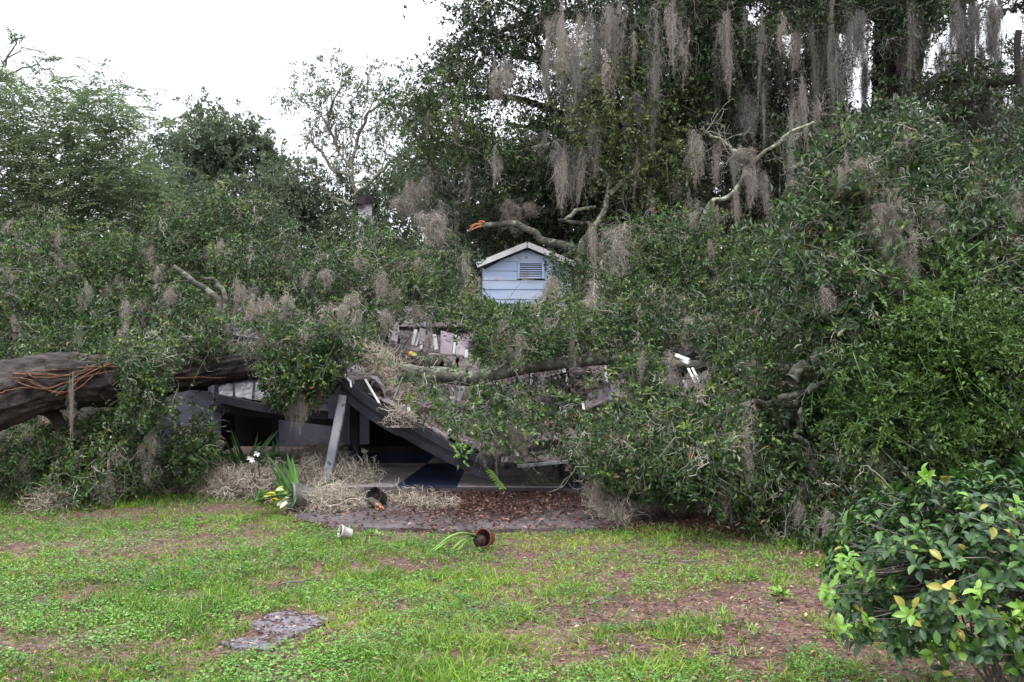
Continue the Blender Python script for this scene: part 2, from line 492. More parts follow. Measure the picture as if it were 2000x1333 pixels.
class Tubes:
    def __init__(s):
        s.v, s.f, s.n = [], [], 0

    def add(s, pts, rad, sides=6, rough=0.0, twist=0.0):
        pts = np.asarray(pts, float)
        rad = np.asarray(rad, float)
        n = len(pts)
        d = np.gradient(pts, axis=0)
        d = nrm(d)
        ref = np.array((0.0, 0, 1)) if abs(d[0, 2]) < 0.9 else np.array((1.0, 0, 0))
        u = nrm(np.cross(d, ref))
        for i in range(1, n):
            if np.dot(u[i], u[i - 1]) < 0:
                u[i] = -u[i]
        w = np.cross(d, u)
        a = np.linspace(0, 2 * np.pi, sides, endpoint=False)
        rr = rad[:, None] * np.ones((1, sides))
        if rough:
            q = np.stack(np.broadcast_arrays(np.cos(a)[None] * 2.0, np.sin(a)[None] * 2.0, np.arange(n)[:, None] * 0.6), -1).reshape(-1, 3)
            rr = rr * (1 + rough * (vnoise(q + R.random(3) * 50) - 0.5).reshape(n, sides) * 2)
        v = pts[:, None] + rr[..., None] * (np.cos(a)[None, :, None] * u[:, None] + np.sin(a)[None, :, None] * w[:, None])
        s.v.append(v.reshape(-1, 3))
        i = np.arange(n - 1)[:, None] * sides
        k = np.arange(sides)[None]
        k2 = (k + 1) % sides
        f = np.stack([i + k, i + k2, i + k2 + sides, i + k + sides], -1).reshape(-1, 4) + s.n
        s.f.append(f)
        s.n += n * sides
        # cone tip to close the far end
        s.v.append((pts[-1] + d[-1] * rad[-1] * 0.5)[None])
        e = s.n - sides
        kk = np.arange(sides)
        s.f.append(np.stack([e + kk, e + (kk + 1) % sides, np.full(sides, s.n), np.full(sides, s.n)], -1))
        s.n += 1

    def build(s, name, mat, parent=None, smooth=True, kind=None):
        if not s.v:
            return None
        v = np.concatenate(s.v)
        f = np.concatenate(s.f)
        tri = f[:, 2] == f[:, 3]
        me = bpy.data.meshes.new(name)
        fa = f[~tri]
        fb = f[tri][:, :3]
        nl = fa.size + fb.size
        me.vertices.add(len(v))
        me.vertices.foreach_set('co', v.astype(np.float32).ravel())
        me.loops.add(nl)
        me.loops.foreach_set('vertex_index', np.concatenate([fa.ravel(), fb.ravel()]).astype(np.int32))
        me.polygons.add(len(fa) + len(fb))
        st = np.concatenate([np.arange(len(fa)) * 4, fa.size + np.arange(len(fb)) * 3])
        me.polygons.foreach_set('loop_start', st.astype(np.int32))
        me.polygons.foreach_set('loop_total', np.concatenate([np.full(len(fa), 4), np.full(len(fb), 3)]).astype(np.int32))
        me.polygons.foreach_set('use_smooth', np.full(len(fa) + len(fb), smooth, bool))
        me.materials.append(mat)
        me.update(calc_edges=True)
        me.validate()
        o = link(name, me, parent)
        if kind:
            o['kind'] = kind
        return o


def smooth_path(ctrl, n=24, wob=0.0):
    ctrl = np.asarray(ctrl, float)
    t = np.linspace(0, len(ctrl) - 1, n)
    out = []
    for x in t:
        i = min(int(x), len(ctrl) - 2)
        u = x - i
        p0, p1, p2, p3 = ctrl[max(i - 1, 0)], ctrl[i], ctrl[i + 1], ctrl[min(i + 2, len(ctrl) - 1)]
        out.append(0.5 * ((2 * p1) + (-p0 + p2) * u + (2 * p0 - 5 * p1 + 4 * p2 - p3) * u * u + (-p0 + 3 * p1 - 3 * p2 + p3) * u ** 3))
    out = np.array(out)
    if wob:
        k = np.linspace(0, 9, n)
        o = R.random(3) * 100
        for a in range(3):
            q = np.stack([k + o[a], k * 0 + a * 7.3, k * 0], -1)
            out[:, a] += (vnoise(q) - 0.5) * 2 * wob * np.sin(np.linspace(0, np.pi, n)) ** 0.5
    return out


def grow(T, p, d, L, r, depth, tips, spread=0.7, up=0.0, kids=3, wob=0.25, sides=5, minr=0.004, shrink=0.68):
    n = 5
    pts = [np.array(p, float)]
    dd = nrm(np.array(d, float)[None])[0]
    for i in range(n - 1):
        dd = nrm((dd + R.normal(0, wob, 3) + np.array((0, 0, up)))[None])[0]
        pts.append(pts[-1] + dd * L / (n - 1))
    pts = np.array(pts)
    r1 = max(r * 0.6, minr)
    T.add(pts, np.linspace(r, r1, n), sides if depth > 1 else 4)
    if depth <= 0:
        tips.append((pts[-1], dd))
        tips.append((pts[-2], dd))
        return
    for k in range(kids):
        i = n - 1 if k == 0 else R.integers(2, n)
        nd = nrm((dd + R.normal(0, spread, 3))[None])[0]
        grow(T, pts[i], nd, L * shrink * R.uniform(0.75, 1.2), max(r1 * (0.9 if k == 0 else 0.65), minr), depth - 1, tips, spread, up, kids, wob, sides, minr, shrink)


# leaf templates: x = side, y = along, z = normal
LEAF = (np.array([(0, 0, 0), (0.5, 0.5, 0.10), (0, 1.0, -0.10), (-0.5, 0.5, 0.10)]), np.array([(0, 1, 2), (0, 2, 3)]))
BLADE = (np.array([(-0.5, 0, 0), (0.5, 0, 0), (-0.38, 0.55, 0.0), (0.38, 0.55, 0.0), (0.0, 1.0, -0.28)]), np.array([(0, 1, 3), (0, 3, 2), (2, 3, 4)]))
STEM = (np.array([(-0.5, 0, 0), (0.5, 0, 0), (0.0, 1.0, 0.0)]), np.array([(0, 1, 2)]))

# places where little foliage hangs in front: the trunk, the gable, the porch opening, torn roof (photo pixels)
CLEAR = [[(-60, 706), (190, 716), (232, 708), (236, 790), (180, 814), (0, 828), (-60, 830)],
         [(338, 728), (400, 692), (500, 680), (502, 742), (440, 752), (340, 768)],
         [(428, 740), (500, 742), (512, 792), (540, 812), (600, 812), (640, 790), (655, 750), (690, 735), (720, 735), (752, 760), (790, 792), (830, 825), (885, 862), (925, 880), (975, 905), (1070, 905), (1130, 925), (1140, 960), (1330, 1000), (1460, 1040), (560, 1040), (480, 1000), (370, 985), (430, 900), (420, 830)],
         [(928, 524), (1030, 466), (1064, 486), (1066, 580), (1040, 592), (962, 590), (946, 560)],
         [(838, 722), (900, 728), (1000, 712), (1180, 694), (1180, 724), (1000, 748), (850, 756)],
         [(422, 636), (540, 660), (540, 684), (422, 662)], [(698, 384), (736, 384), (736, 424), (706, 420)],
         [(768, 628), (850, 645), (925, 650), (925, 706), (820, 690), (768, 672)],
         [(1136, 806), (1198, 786), (1196, 752), (1150, 760)], [(1300, 752), (1380, 765), (1390, 700), (1340, 676), (1296, 684)], [(1192, 796), (1228, 775), (1224, 738), (1190, 745)],
         [(770, 748), (1000, 752), (1250, 735), (1250, 880), (900, 880), (780, 800)], [(1046, 795), (1072, 785), (1072, 738), (1046, 742)], [(866, 788), (912, 788), (912, 742), (866, 742)]]
CLEAR_P = [1, 0.95, 1, 0.97, 0.9, 0.85, 1, 0.8, 0.7, 1, 0.6, 0.25, 0.8, 0.9]
SKYGAPS = [[(1636, 70), (1706, 40), (1708, 228), (1660, 215)], [(1792, 110), (1872, 40), (1872, 120), (1800, 180)], [(1890, 50), (2010, 30), (2010, 130), (1900, 150)], [(1772, 195), (1830, 200), (1850, 260), (1800, 250)],
           [(1452, 10), (1500, 0), (1492, 50), (1460, 50)], [(1520, 70), (1570, 60), (1570, 110), (1530, 105)], [(1890, 170), (1990, 165), (1990, 215), (1900, 225)]]


def keep_mask(pts, polys, probs):
    x, y = PROJ(pts)
    k = np.ones(len(pts), bool)
    for q, pr in zip(polys, probs):
        k &= ~(in_poly(x, y, q) & (R.random(len(pts)) < pr))
    return k




def scatter(tmpl, pos, axis, nor, length, width, tint, tdrop=0.0):
    tv, tf = tmpl
    axis = nrm(axis)
    side = nrm(np.cross(axis, nor))
    nn = np.cross(side, axis)
    length = np.asarray(length)[:, None, None]
    width = np.asarray(width)[:, None, None]
    v = pos[:, None] + side[:, None] * tv[None, :, 0:1] * width + axis[:, None] * tv[None, :, 1:2] * length + nn[:, None] * tv[None, :, 2:3] * length
    n, k = len(pos), len(tv)
    f = tf[None] + (np.arange(n) * k)[:, None, None]
    return v.reshape(-1, 3), f.reshape(-1, tf.shape[1]), np.repeat(tint, len(tf))


def leaf_sprays(cen, out, rad, ns, nl, L, W, droop=0.35, tvar=0.30, spray=0.28, tbase=0.45, upn=0.9, flatten=1.0, scale=None, cut=None):
    """clump centres -> sprays -> leaves. returns leaf mesh arrays and stem mesh arrays"""
    n = len(cen)
    ct = np.clip(tbase + R.normal(0, tvar * 0.75, n), 0, 0.9)
    sc = np.ones(n) if scale is None else scale
    o = np.repeat(cen, ns, 0) + R.normal(0, 1, (n * ns, 3)) * np.array((1, 1, flatten)) * rad * np.repeat(sc, ns)[:, None] * 0.62
    rsc = np.repeat(sc, ns)
    d = nrm(np.repeat(out, ns, 0) * 0.9 + R.normal(0, 0.75, (n * ns, 3)) + np.array((0, 0, -0.12)))
    sl = spray * rsc * R.uniform(0.5, 1.25, n * ns) * np.where(R.random(n * ns) < 0.10, 1.9, 1.0)
    stt = np.repeat(ct, ns) + R.normal(0, tvar * 0.4, n * ns)
    if cut is not None:
        mid = o + d * (sl * 0.55)[:, None]
        end_ = o + d * sl[:, None] + np.array((0, 0, -1.0)) * (sl * droop)[:, None]
        k = keep_mask(mid, *cut) & keep_mask(end_, *cut)
        o, d, sl, rsc, stt = o[k], d[k], sl[k], rsc[k], stt[k]
    st = stt
    m = len(o)
    t = np.tile((np.arange(nl) + 0.6) / nl, m) + R.normal(0, 0.03, m * nl)
    O, D, S = np.repeat(o, nl, 0), np.repeat(d, nl, 0), np.repeat(sl, nl)
    pos = O + D * (S * t)[:, None] + np.array((0, 0, -1.0)) * (S * droop * t * t)[:, None]
    rd = R.normal(0, 1, (m * nl, 3))
    rd = nrm(rd - D * (rd * D).sum(1, keepdims=True))
    ax = nrm(D * 0.55 + rd * 0.85 + np.array((0, 0, 0.05)))
    nor = nrm(np.array((0, 0, upn)) + R.normal(0, 0.55, (m * nl, 3)) + D * 0.2)
    RS = np.repeat(rsc, nl)
    ll = L * RS * R.uniform(0.65, 1.25, m * nl)
    ww = W * RS * R.uniform(0.75, 1.2, m * nl)
    tt = np.clip(np.repeat(st, nl) + R.normal(0, tvar * 0.55, m * nl), 0, 0.93)
    odd = R.random(m * nl)
    tt = np.where(odd > 0.988, 1.0, tt)
    lv = scatter(LEAF, pos, ax, nor, ll, ww, tt)
    # stems
    tm = 0.9
    end = o + d * (sl * tm)[:, None] + np.array((0, 0, -1.0)) * (sl * droop * tm * tm)[:, None]
    ax2 = end - o
    sv = scatter(STEM, o - ax2 * 0.25, ax2, R.normal(0, 1, (m, 3)), np.linalg.norm(ax2, axis=1) * 1.25, np.full(m, 0.008) * rsc, np.clip(st, 0, 1))
    return lv, sv


def merge(parts):
    v, f, t, n = [], [], [], 0
    for a, b, c in parts:
        v.append(a)
        f.append(b + n)
        t.append(c)
        n += len(a)
    return np.concatenate(v), np.concatenate(f), np.concatenate(t)


def poly_clumps(poly, Yf, n, excl=(), thick=1.2, lump=110.0, amp=0.7, gap=0.0, gapscale=0.02, under_p=0.75, hollows=0):
    poly = np.asarray(poly, float)
    lo, hi = poly.min(0), poly.max(0)
    xs, ys = np.zeros(0), np.zeros(0)
    for _ in range(40):
        x = R.uniform(lo[0], hi[0], n)
        y = R.uniform(lo[1], hi[1], n)
        k = in_poly(x, y, poly)
        for e in excl:
            k &= ~in_poly(x, y, e)
        if gap:
            g = vnoise(np.stack([x * gapscale, y * gapscale, x * 0 + 3.3], -1))
            k &= g > gap
        xs, ys = np.concatenate([xs, x[k]]), np.concatenate([ys, y[k]])
        if len(xs) >= n:
            break
    x, y = xs[:n], ys[:n]
    warp = (vnoise(np.stack([x / 60, y / 60, x * 0 + 8], -1)) - 0.5) * 46
    nlum = max(3, int((hi - lo).prod() / (lump * lump * 1.1)))
    lc = np.stack([R.uniform(lo[0], hi[0], nlum), R.uniform(lo[1], hi[1], nlum)], -1)
    ang = R.uniform(-0.6, 0.6, nlum)
    rx, ry = (x[:, None] - lc[None, :, 0] + warp[:, None]), (y[:, None] - lc[None, :, 1])
    ex = rx * np.cos(ang) + ry * np.sin(ang)
    ey = (-rx * np.sin(ang) + ry * np.cos(ang)) * 1.45
    dd = np.hypot(ex, ey)
    j = dd.argmin(1)
    under = (ey[np.arange(len(x)), j] / lump > 0.42) & (R.random(len(x)) < under_p)
    x, y, dd, j = x[~under], y[~under], dd[~under], j[~under]
    q = np.clip(dd[np.arange(len(x)), j] / lump, 0, 1)
    h = np.sqrt(np.maximum(0, 1 - q * q))
    ladj = (R.random(nlum) - 0.5) * amp * 0.8
    Y0 = Yf(x, y) if callable(Yf) else np.full(len(x), float(Yf))
    depth = R.random(len(x)) ** 1.6 * thick
    Y = Y0 - amp * h + ladj[j] + depth
    for _ in range(hollows):
        hx, hy = R.uniform(lo[0], hi[0]), R.uniform(lo[1] + 0.15 * (hi[1] - lo[1]), hi[1])
        a_, b_ = R.uniform(30, 75), R.uniform(16, 34)
        t_ = R.uniform(-0.5, 0.5)
        u_, w_ = (x - hx) * np.cos(t_) + (y - hy) * np.sin(t_), -(x - hx) * np.sin(t_) + (y - hy) * np.cos(t_)
        Y = Y + 1.7 * (((u_ / a_) ** 2 + (w_ / b_) ** 2) < 1) * (Y < Y0 + 1.2)
    c = PA(x, y, Y)
    out = np.stack([(x - lc[j, 0]) / lump, -h * 0.9 - 0.1, -(y - lc[j, 1]) / lump + 0.35], -1)
    return c, nrm(out + R.normal(0, 0.15, out.shape))


def blob_clumps(c, r, n, shell=0.55):
    d = nrm(R.normal(0, 1, (n, 3)))
    rr = shell + (1 - shell) * R.random(n) ** 0.6
    rr = rr * (0.75 + 0.5 * vnoise(d * 2.1 + R.random(3) * 20))
    p = np.asarray(c)[None] + d * rr[:, None] * np.asarray(r, float)[None]
    p[:, 2] = np.maximum(p[:, 2], 0.12)
    return p, d


def crown(parent, mat, sets, twig_mat=None):
    """sets: list of (centres, outs, kwargs)"""
    lv, sv = [], []
    for c, o, kw in sets:
        a, b = leaf_sprays(c, o, **kw)
        lv.append(a)
        sv.append(b)
    v, f, t = merge(lv)
    v[:, 2] = np.maximum(v[:, 2], 0.01)
    o = link('crown', mesh_np('crown', v, f, mat, t), parent)
    o['kind'] = 'stuff'
    v, f, t = merge(sv)
    v[:, 2] = np.maximum(v[:, 2], 0.01)
    o2 = link('twig', mesh_np('twig', v, f, twig_mat or M_TWIG, t), parent)
    o2['kind'] = 'stuff'
    return o


# ------------------------------------------------------------------ moss
def strands(n, steps, seglen, start, curl, down, width, tint, fuzz=0.0):
    """random walk ribbons. start (n,3)"""
    p = start.copy()
    d = nrm(R.normal(0, 1, (n, 3)) * 0.6 + np.array((0, 0, -down)))
    pts = [p.copy()]
    for i in range(steps):
        d = nrm(d + R.normal(0, curl, (n, 3)) + np.array((0, 0, -down * 0.35)))
        p = p + d * (seglen if np.isscalar(seglen) else seglen[:, None])
        pts.append(p.copy())
    pts = np.stack(pts, 1)                       # n, steps+1, 3
    s = nrm(R.normal(0, 1, (n, 1, 3))) * (width * np.linspace(1, 0.45, steps + 1)[None, :, None] * 0.5)
    a, b = pts - s, pts + s
    v = np.stack([a, b], 2).reshape(-1, 3)
    k = (steps + 1) * 2
    i = np.arange(steps) * 2
    f = np.stack([i, i + 1, i + 3, i + 2], -1)
    f = (f[None] + (np.arange(n) * k)[:, None, None]).reshape(-1, 4)
    return v, f, np.repeat(tint, steps)


def moss_mesh(kind, seed):
    global R
    R = np.random.default_rng(seed)
    sets = []
    if kind == 'hang':       # unit: hangs from z=0 to about -1, radius about 0.16
        nb = 6
        bx = R.normal(0, 0.08, (nb, 3)) * np.array((1, 1, 2.2))
        for q in range(nb):
            m = 15
            ln = R.uniform(0.2, 1.0) if q else 1.0
            st = bx[q] + R.normal(0, 0.030, (m, 3))
            sets.append(strands(m, 12, np.full(m, ln / 9.0) * R.uniform(0.5, 1.1, m), st, 0.55, 0.85, 0.010, np.clip(R.normal(0.5, 0.25, m), 0, 1)))
            m = 110
            tz = R.random(m) ** 0.8 * ln * 0.9
            sg = 0.030 * (1.15 - tz / ln)
            wx = 0.05 * np.sin(tz * 6 + q)
            st = bx[q] + np.stack([R.normal(0, 1, m) * sg + wx, R.normal(0, 1, m) * sg, -tz], -1)
            sets.append(strands(m, 5, 0.030, st, 0.95, 0.22, 0.008, np.clip(R.normal(0.55, 0.25, m), 0, 1)))
    else:                    # 'ball': tangled tuft radius about 0.5, a bit drooping
        m = 420
        d = nrm(R.normal(0, 1, (m, 3)))
        st = d * (R.random((m, 1)) ** 0.5) * np.array((0.42, 0.42, 0.33))
        sets.append(strands(m, 7, 0.055, st, 0.65, 0.18, 0.013, np.clip(R.normal(0.5, 0.27, m), 0, 1)))
    return merge(sets)


_save = R
MOSS_H = [mesh_np('moss_tuft', *moss_mesh('hang', 100 + i)[:2], M_MOSSH, moss_mesh('hang', 100 + i)[2]) for i in range(8)]
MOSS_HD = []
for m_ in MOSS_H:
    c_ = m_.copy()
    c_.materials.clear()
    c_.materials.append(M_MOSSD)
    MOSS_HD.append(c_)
MOSS_B = []
for i in range(5):
    a_ = moss_mesh('ball', 200 + i)
    MOSS_B.append(mesh_np('moss_tuft', a_[0], a_[1], M_MOSS, a_[2]))
R = np.random.default_rng(11)


def hang(parent, p, length, width, dark=False, name='moss_tuft', ball=False):
    me = (MOSS_B[R.integers(len(MOSS_B))] if ball else (MOSS_HD if dark else MOSS_H)[R.integers(len(MOSS_H))])
    o = bpy.data.objects.new(name, me)
    COL.objects.link(o)
    if parent is not None:
        o.parent = parent
        o.matrix_parent_inverse = parent_inv(parent)
    o.location = [float(c) for c in p]
    if ball:
        o.scale = (width, width, length)
        o.rotation_euler = (R.uniform(-0.2, 0.2), R.uniform(-0.2, 0.2), R.uniform(0, 6.28))
    else:
        o.scale = (width / 0.34, width / 0.34, length)
        o.rotation_euler = (R.uniform(-0.08, 0.08), R.uniform(-0.08, 0.08), R.uniform(0, 6.28))
    return o


def hang_px(parent, items, dark=False, copies=2):
    """items: (px, top py, length px, width px, Y)"""
    for px, py, lp, wp, Y in items:
        k = Y / FPX
        for _ in range(copies):
            hang(parent, P(px + R.normal(0, wp * 0.25), py + R.uniform(-0.1, 0.25) * lp, Y + R.normal(0, 0.05)), lp * k * R.uniform(0.5, 1.15), wp * k * R.uniform(0.45, 0.8), dark)


# ------------------------------------------------------------------ ground
def build_ground():
    xs = np.concatenate([np.linspace(-300, -16, 12), np.linspace(-15, 15, 101), np.linspace(16, 300, 12)])
    ys = np.concatenate([np.linspace(-60, 2, 8), np.linspace(2.2, 20, 71), np.linspace(22, 500, 14)])
    X, Y = np.meshgrid(xs, ys)
    q = np.stack([X.ravel(), Y.ravel(), X.ravel() * 0], -1)
    z = (vnoise(q, 0.9) - 0.5) * 0.035 + (vnoise(q, 3.1) - 0.5) * 0.014 - 0.012
    near = (np.abs(q[:, 0]) < 15.5) & (q[:, 1] > 2) & (q[:, 1] < 20.5)
    z = np.where(near, z, -0.015)
    v = np.stack([q[:, 0], q[:, 1], z], -1)
    nx, ny = len(xs), len(ys)
    i, j = np.meshgrid(np.arange(nx - 1), np.arange(ny - 1))
    a = (j * nx + i).ravel()
    f = np.stack([a, a + 1, a + nx + 1, a + nx], -1)
    o = link('ground', mesh_np('ground', v, f, M_GROUND, smooth=True))
    tag(o, kind='structure')


build_ground()


def blob_sheet(name, ctrl, z0, thick, mat, jitter=0.04, n=96):
    """an uneven-edged slab from a closed outline of ground points"""
    c = np.array([G(a, b)[:2] for a, b in ctrl])
    c = np.vstack([c, c[:1]])
    seg = []
    for i in range(len(c) - 1):
        m = max(3, int(np.linalg.norm(c[i + 1] - c[i]) / 0.12))
        for t in np.linspace(0, 1, m, endpoint=False):
            seg.append(c[i] * (1 - t) + c[i + 1] * t)
    seg = np.array(seg)
    q = np.stack([seg[:, 0], seg[:, 1], seg[:, 0] * 0], -1)
    seg[:, 0] += (vnoise(q, 5) - 0.5) * jitter * 2
    seg[:, 1] += (vnoise(q + 9, 5) - 0.5) * jitter * 2
    k = len(seg)
    vs = [(x, y, z0) for x, y in seg] + [(x, y, z0 - thick) for x, y in seg]
    fs = [tuple(range(k))] + [(i, i + k, (i + 1) % k + k, (i + 1) % k) for i in range(k)]
    me = bpy.data.meshes.new(name)
    me.from_pydata(vs, [], fs)
    me.materials.append(mat)
    me.update()
    if me.polygons[0].normal.z < 0:
        me.flip_normals()
    o = link(name, me)
    tag(o, kind='structure')
    return o


blob_sheet('patio_slab', [(575, 1015), (640, 1034), (900, 1040), (1150, 1036), (1300, 1032), (1440, 1025), (1440, 945), (560, 945), (560, 985)], 0.022, 0.12, M_SLAB, 0.07)
blob_sheet('asphalt_patch', [(430, 1262), (470, 1248), (500, 1225), (520, 1200), (560, 1190), (600, 1196), (622, 1212), (600, 1225), (575, 1240), (555, 1258), (500, 1268), (445, 1272)], 0.012, 0.06, M_ASPH, 0.13)

# bare earth patches of the lawn in photo pixels: centre x, y, radius x, y, strength
BARE = [(790, 1107, 85, 16, 1.0), (520, 1232, 110, 38, 1.2), (1005, 1165, 60, 22, 0.8), (985, 1078, 45, 10, 0.8), (1040, 1085, 40, 8, 0.6),
        (1350, 1210, 200, 60, 0.62), (1500, 1160, 140, 34, 0.6), (1180, 1215, 110, 35, 0.5), (1520, 1090, 130, 20, 0.7), (1420, 1290, 230, 50, 0.55), (150, 1290, 130, 24, 0.75), (30, 1075, 40, 14, 0.7),
        (200, 1010, 60, 9, 0.7), (400, 1112, 28, 9, 0.6), (1100, 1300, 120, 22, 0.4), (1700, 1200, 160, 90, 0.5), (1560, 1235, 70, 24, 0.6), (560, 1145, 60, 14, 0.35), (1250, 1130, 90, 14, 0.35)]


def lawn_density(p):
    x, y = PROJ(p)
    q = p.copy()
    q[:, 2] = 0
    n = 0.55 * vnoise(q, 1.5) + 0.45 * vnoise(q + 31, 5.0)
    right = np.clip((x - 900) / 900, 0, 1)
    d = 1.20 - 0.32 * right - 1.25 * (1 - n) ** 1.3 * (0.55 + 0.75 * right)
    for cx, cy, rx, ry, s in BARE:
        e = ((x - cx) / rx) ** 2 + ((y - cy) / ry) ** 2
        d -= s * np.exp(-e * 0.9)
    d = np.maximum(d, 0.05 + 0.5 * (vnoise(q + 91, 3.0) > 0.62))
    # keep off slab, patch, porch
    on = in_poly(x, y, [(578, 1010), (640, 1036), (900, 1042), (1150, 1038), (1300, 1034), (1440, 1027), (1500, 1045), (1640, 1060), (1640, 930), (560, 930), (560, 985)])
    d = np.where(on, -1, d)
    on = in_poly(x, y, [(430, 1258), (470, 1244), (500, 1222), (520, 1200), (560, 1192), (600, 1198), (618, 1212), (600, 1225), (575, 1240), (555, 1256), (500, 1266), (445, 1270)])
    d = np.where(on, -0.45, d)
    d = np.where(y < 960, d * 0.3, d)
    return d


def lawn_points(n, power=1.0):
    out = []
    tot = 0
    while tot < n:
        y = 4.2 * (13.0 / 4.2) ** R.random(n)
        x = R.uniform(-0.60, 0.60, n) * y
        p = np.stack([x, y, x * 0], -1)
        k = R.random(n) < np.clip(lawn_density(p), 0, 1) * power
        p = p[k]
        out.append(p)
        tot += len(p)
    return np.concatenate(out)[:n]


def build_lawn():
    # grass: tufts of a few blades
    nt, per = 24000, 5
    c = lawn_points(nt)
    q = c.copy()
    lush = vnoise(q + 77, 1.1)
    p = np.repeat(c, per, 0) + R.normal(0, 0.016, (nt * per, 3)) * np.array((1, 1, 0))
    n = len(p)
    lu = np.repeat(lush, per)
    ax = nrm(R.normal(0, 0.62, (n, 3)) * np.array((1, 1, 0.25)) + np.array((0, 0, 0.75)))
    nor = R.normal(0, 1, (n, 3)) + np.array((0, 0, 0.4))
    hh = (0.018 + 0.085 * np.clip(lu * vnoise(p + 21, 4.0) * 1.9, 0, 1.2)) * R.uniform(0.5, 1.5, n)
    ww = R.uniform(0.0045, 0.009, n)
    big = vnoise(p + 5, 0.7)
    tt = np.clip(0.02 + 0.55 * big + 0.45 * vnoise(p + 66, 5.0) + R.normal(0, 0.2, n), 0, 0.88)
    x, _ = PROJ(p)
    dead = R.random(n) < (0.05 + 0.12 * np.clip((x - 700) / 900, 0, 1))
    tt = np.where(dead, R.uniform(0.92, 1, n), tt)
    v, f, t = scatter(BLADE, p - np.array((0, 0, 0.012)), ax, nor, hh, ww, tt)
    o = link('lawn_grass', mesh_np('lawn_grass', v, f, M_GRASS, t))
    tag(o, 'short bright green lawn grass in front of the wrecked house', 'grass', kind='stuff')
    # small broad leaves (clover, pennywort)
    nt, per = 15000, 6
    c = lawn_points(nt)
    keep = vnoise(c + 13, 1.6) + 0.25 * vnoise(c + 3, 9.0) > 0.52
    c = c[keep]
    p = np.repeat(c, per, 0) + R.normal(0, 0.028, (len(c) * per, 3)) * np.array((1, 1, 0))
    n = len(p)
    p[:, 2] = R.uniform(0.008, 0.040, n)
    an = R.uniform(0, 2 * np.pi, n)
    ax = np.stack([np.cos(an), np.sin(an), R.uniform(-0.15, 0.45, n)], -1)
    nor = np.array((0, 0, 1.0)) + R.normal(0, 0.28, (n, 3))
    ll = R.uniform(0.010, 0.028, n)
    tt = np.clip(0.5 + 0.5 * (vnoise(p + 55, 0.8) - 0.5) + R.normal(0, 0.2, n), 0, 1)
    v, f, t = scatter(LEAF, p, ax, nor, ll, ll * 0.85, tt)
    o = link('ground_weeds', mesh_np('ground_weeds', v, f, M_WEED, t))
    tag(o, 'low broad-leaved weeds growing through the lawn grass', 'weeds', kind='stuff')


def flat_leaves(p, lift=0.006, L=(0.022, 0.06), tint=None, tilt=0.3):
    n = len(p)
    an = R.uniform(0, 2 * np.pi, n)
    ax = np.stack([np.cos(an), np.sin(an), R.normal(0, tilt, n)], -1)
    nor = np.array((0, 0, 1.0)) + R.normal(0, tilt, (n, 3))
    ll = R.uniform(*L, n)
    p = p + np.array((0, 0, lift)) + np.stack([ax[:, 0] * 0, ax[:, 0] * 0, R.random(n) * 0.02], -1)
    return scatter(LEAF, p, ax, nor, ll, ll * R.uniform(0.3, 0.5, n), R.random(n) if tint is None else tint)


def build_litter():
    # everywhere on the lawn, thicker where it is bare
    n = 90000
    y = 4.2 * (13.0 / 4.2) ** R.random(n)
    x = R.uniform(-0.60, 0.60, n) * y
    p = np.stack([x, y, x * 0], -1)
    d = lawn_density(p)
    xx, yy = PROJ(p)
    k = R.random(n) < np.clip(0.17 + 0.55 * np.clip(0.6 - d, 0, 1), 0, 1) * np.where(d < -0.5, 0.12, 1)
    k &= yy > 955
    v, f, t = flat_leaves(p[k], 0.004, (0.016, 0.048))
    o = link('lawn_leaf_litter', mesh_np('lawn_leaf_litter', v, f, M_LITTER, t))
    tag(o, 'fallen brown leaves scattered over the lawn and its bare soil', 'leaf litter', kind='stuff')
    # thick drift on the slab in front of the porch
    n = 32000
    x = R.uniform(560, 1480, n)
    y = R.uniform(945, 1042, n)
    dens = 0.05 + 1.3 * np.exp(-(((x - 960) / 190) ** 2 + ((y - 962) / 24) ** 2)) + 0.8 * np.exp(-(((x - 940) / 110) ** 2 + ((y - 995) / 22) ** 2)) + 0.45 * np.exp(-(((x - 1160) / 200) ** 2 + ((y - 975) / 18) ** 2)) + 0.5 * np.exp(-(((x - 1450) / 160) ** 2 + ((y - 1020) / 26) ** 2))
    k = R.random(n) < dens
    pp = np.array([G(a, b, 0.022) for a, b in zip(x[k], y[k])])
    pile = np.clip(dens[k] - 0.4, 0, 1) * 0.07
    pp[:, 2] += R.random(len(pp)) * pile
    v, f, t = flat_leaves(pp, 0.004, (0.03, 0.070), tint=np.clip(R.normal(0.38, 0.27, len(pp)), 0, 1), tilt=0.45)
    o = link('slab_leaf_litter', mesh_np('slab_leaf_litter', v, f, M_LITTER, t))
    tag(o, 'drift of reddish brown dead leaves on the slab before the porch', 'leaf litter', kind='stuff')


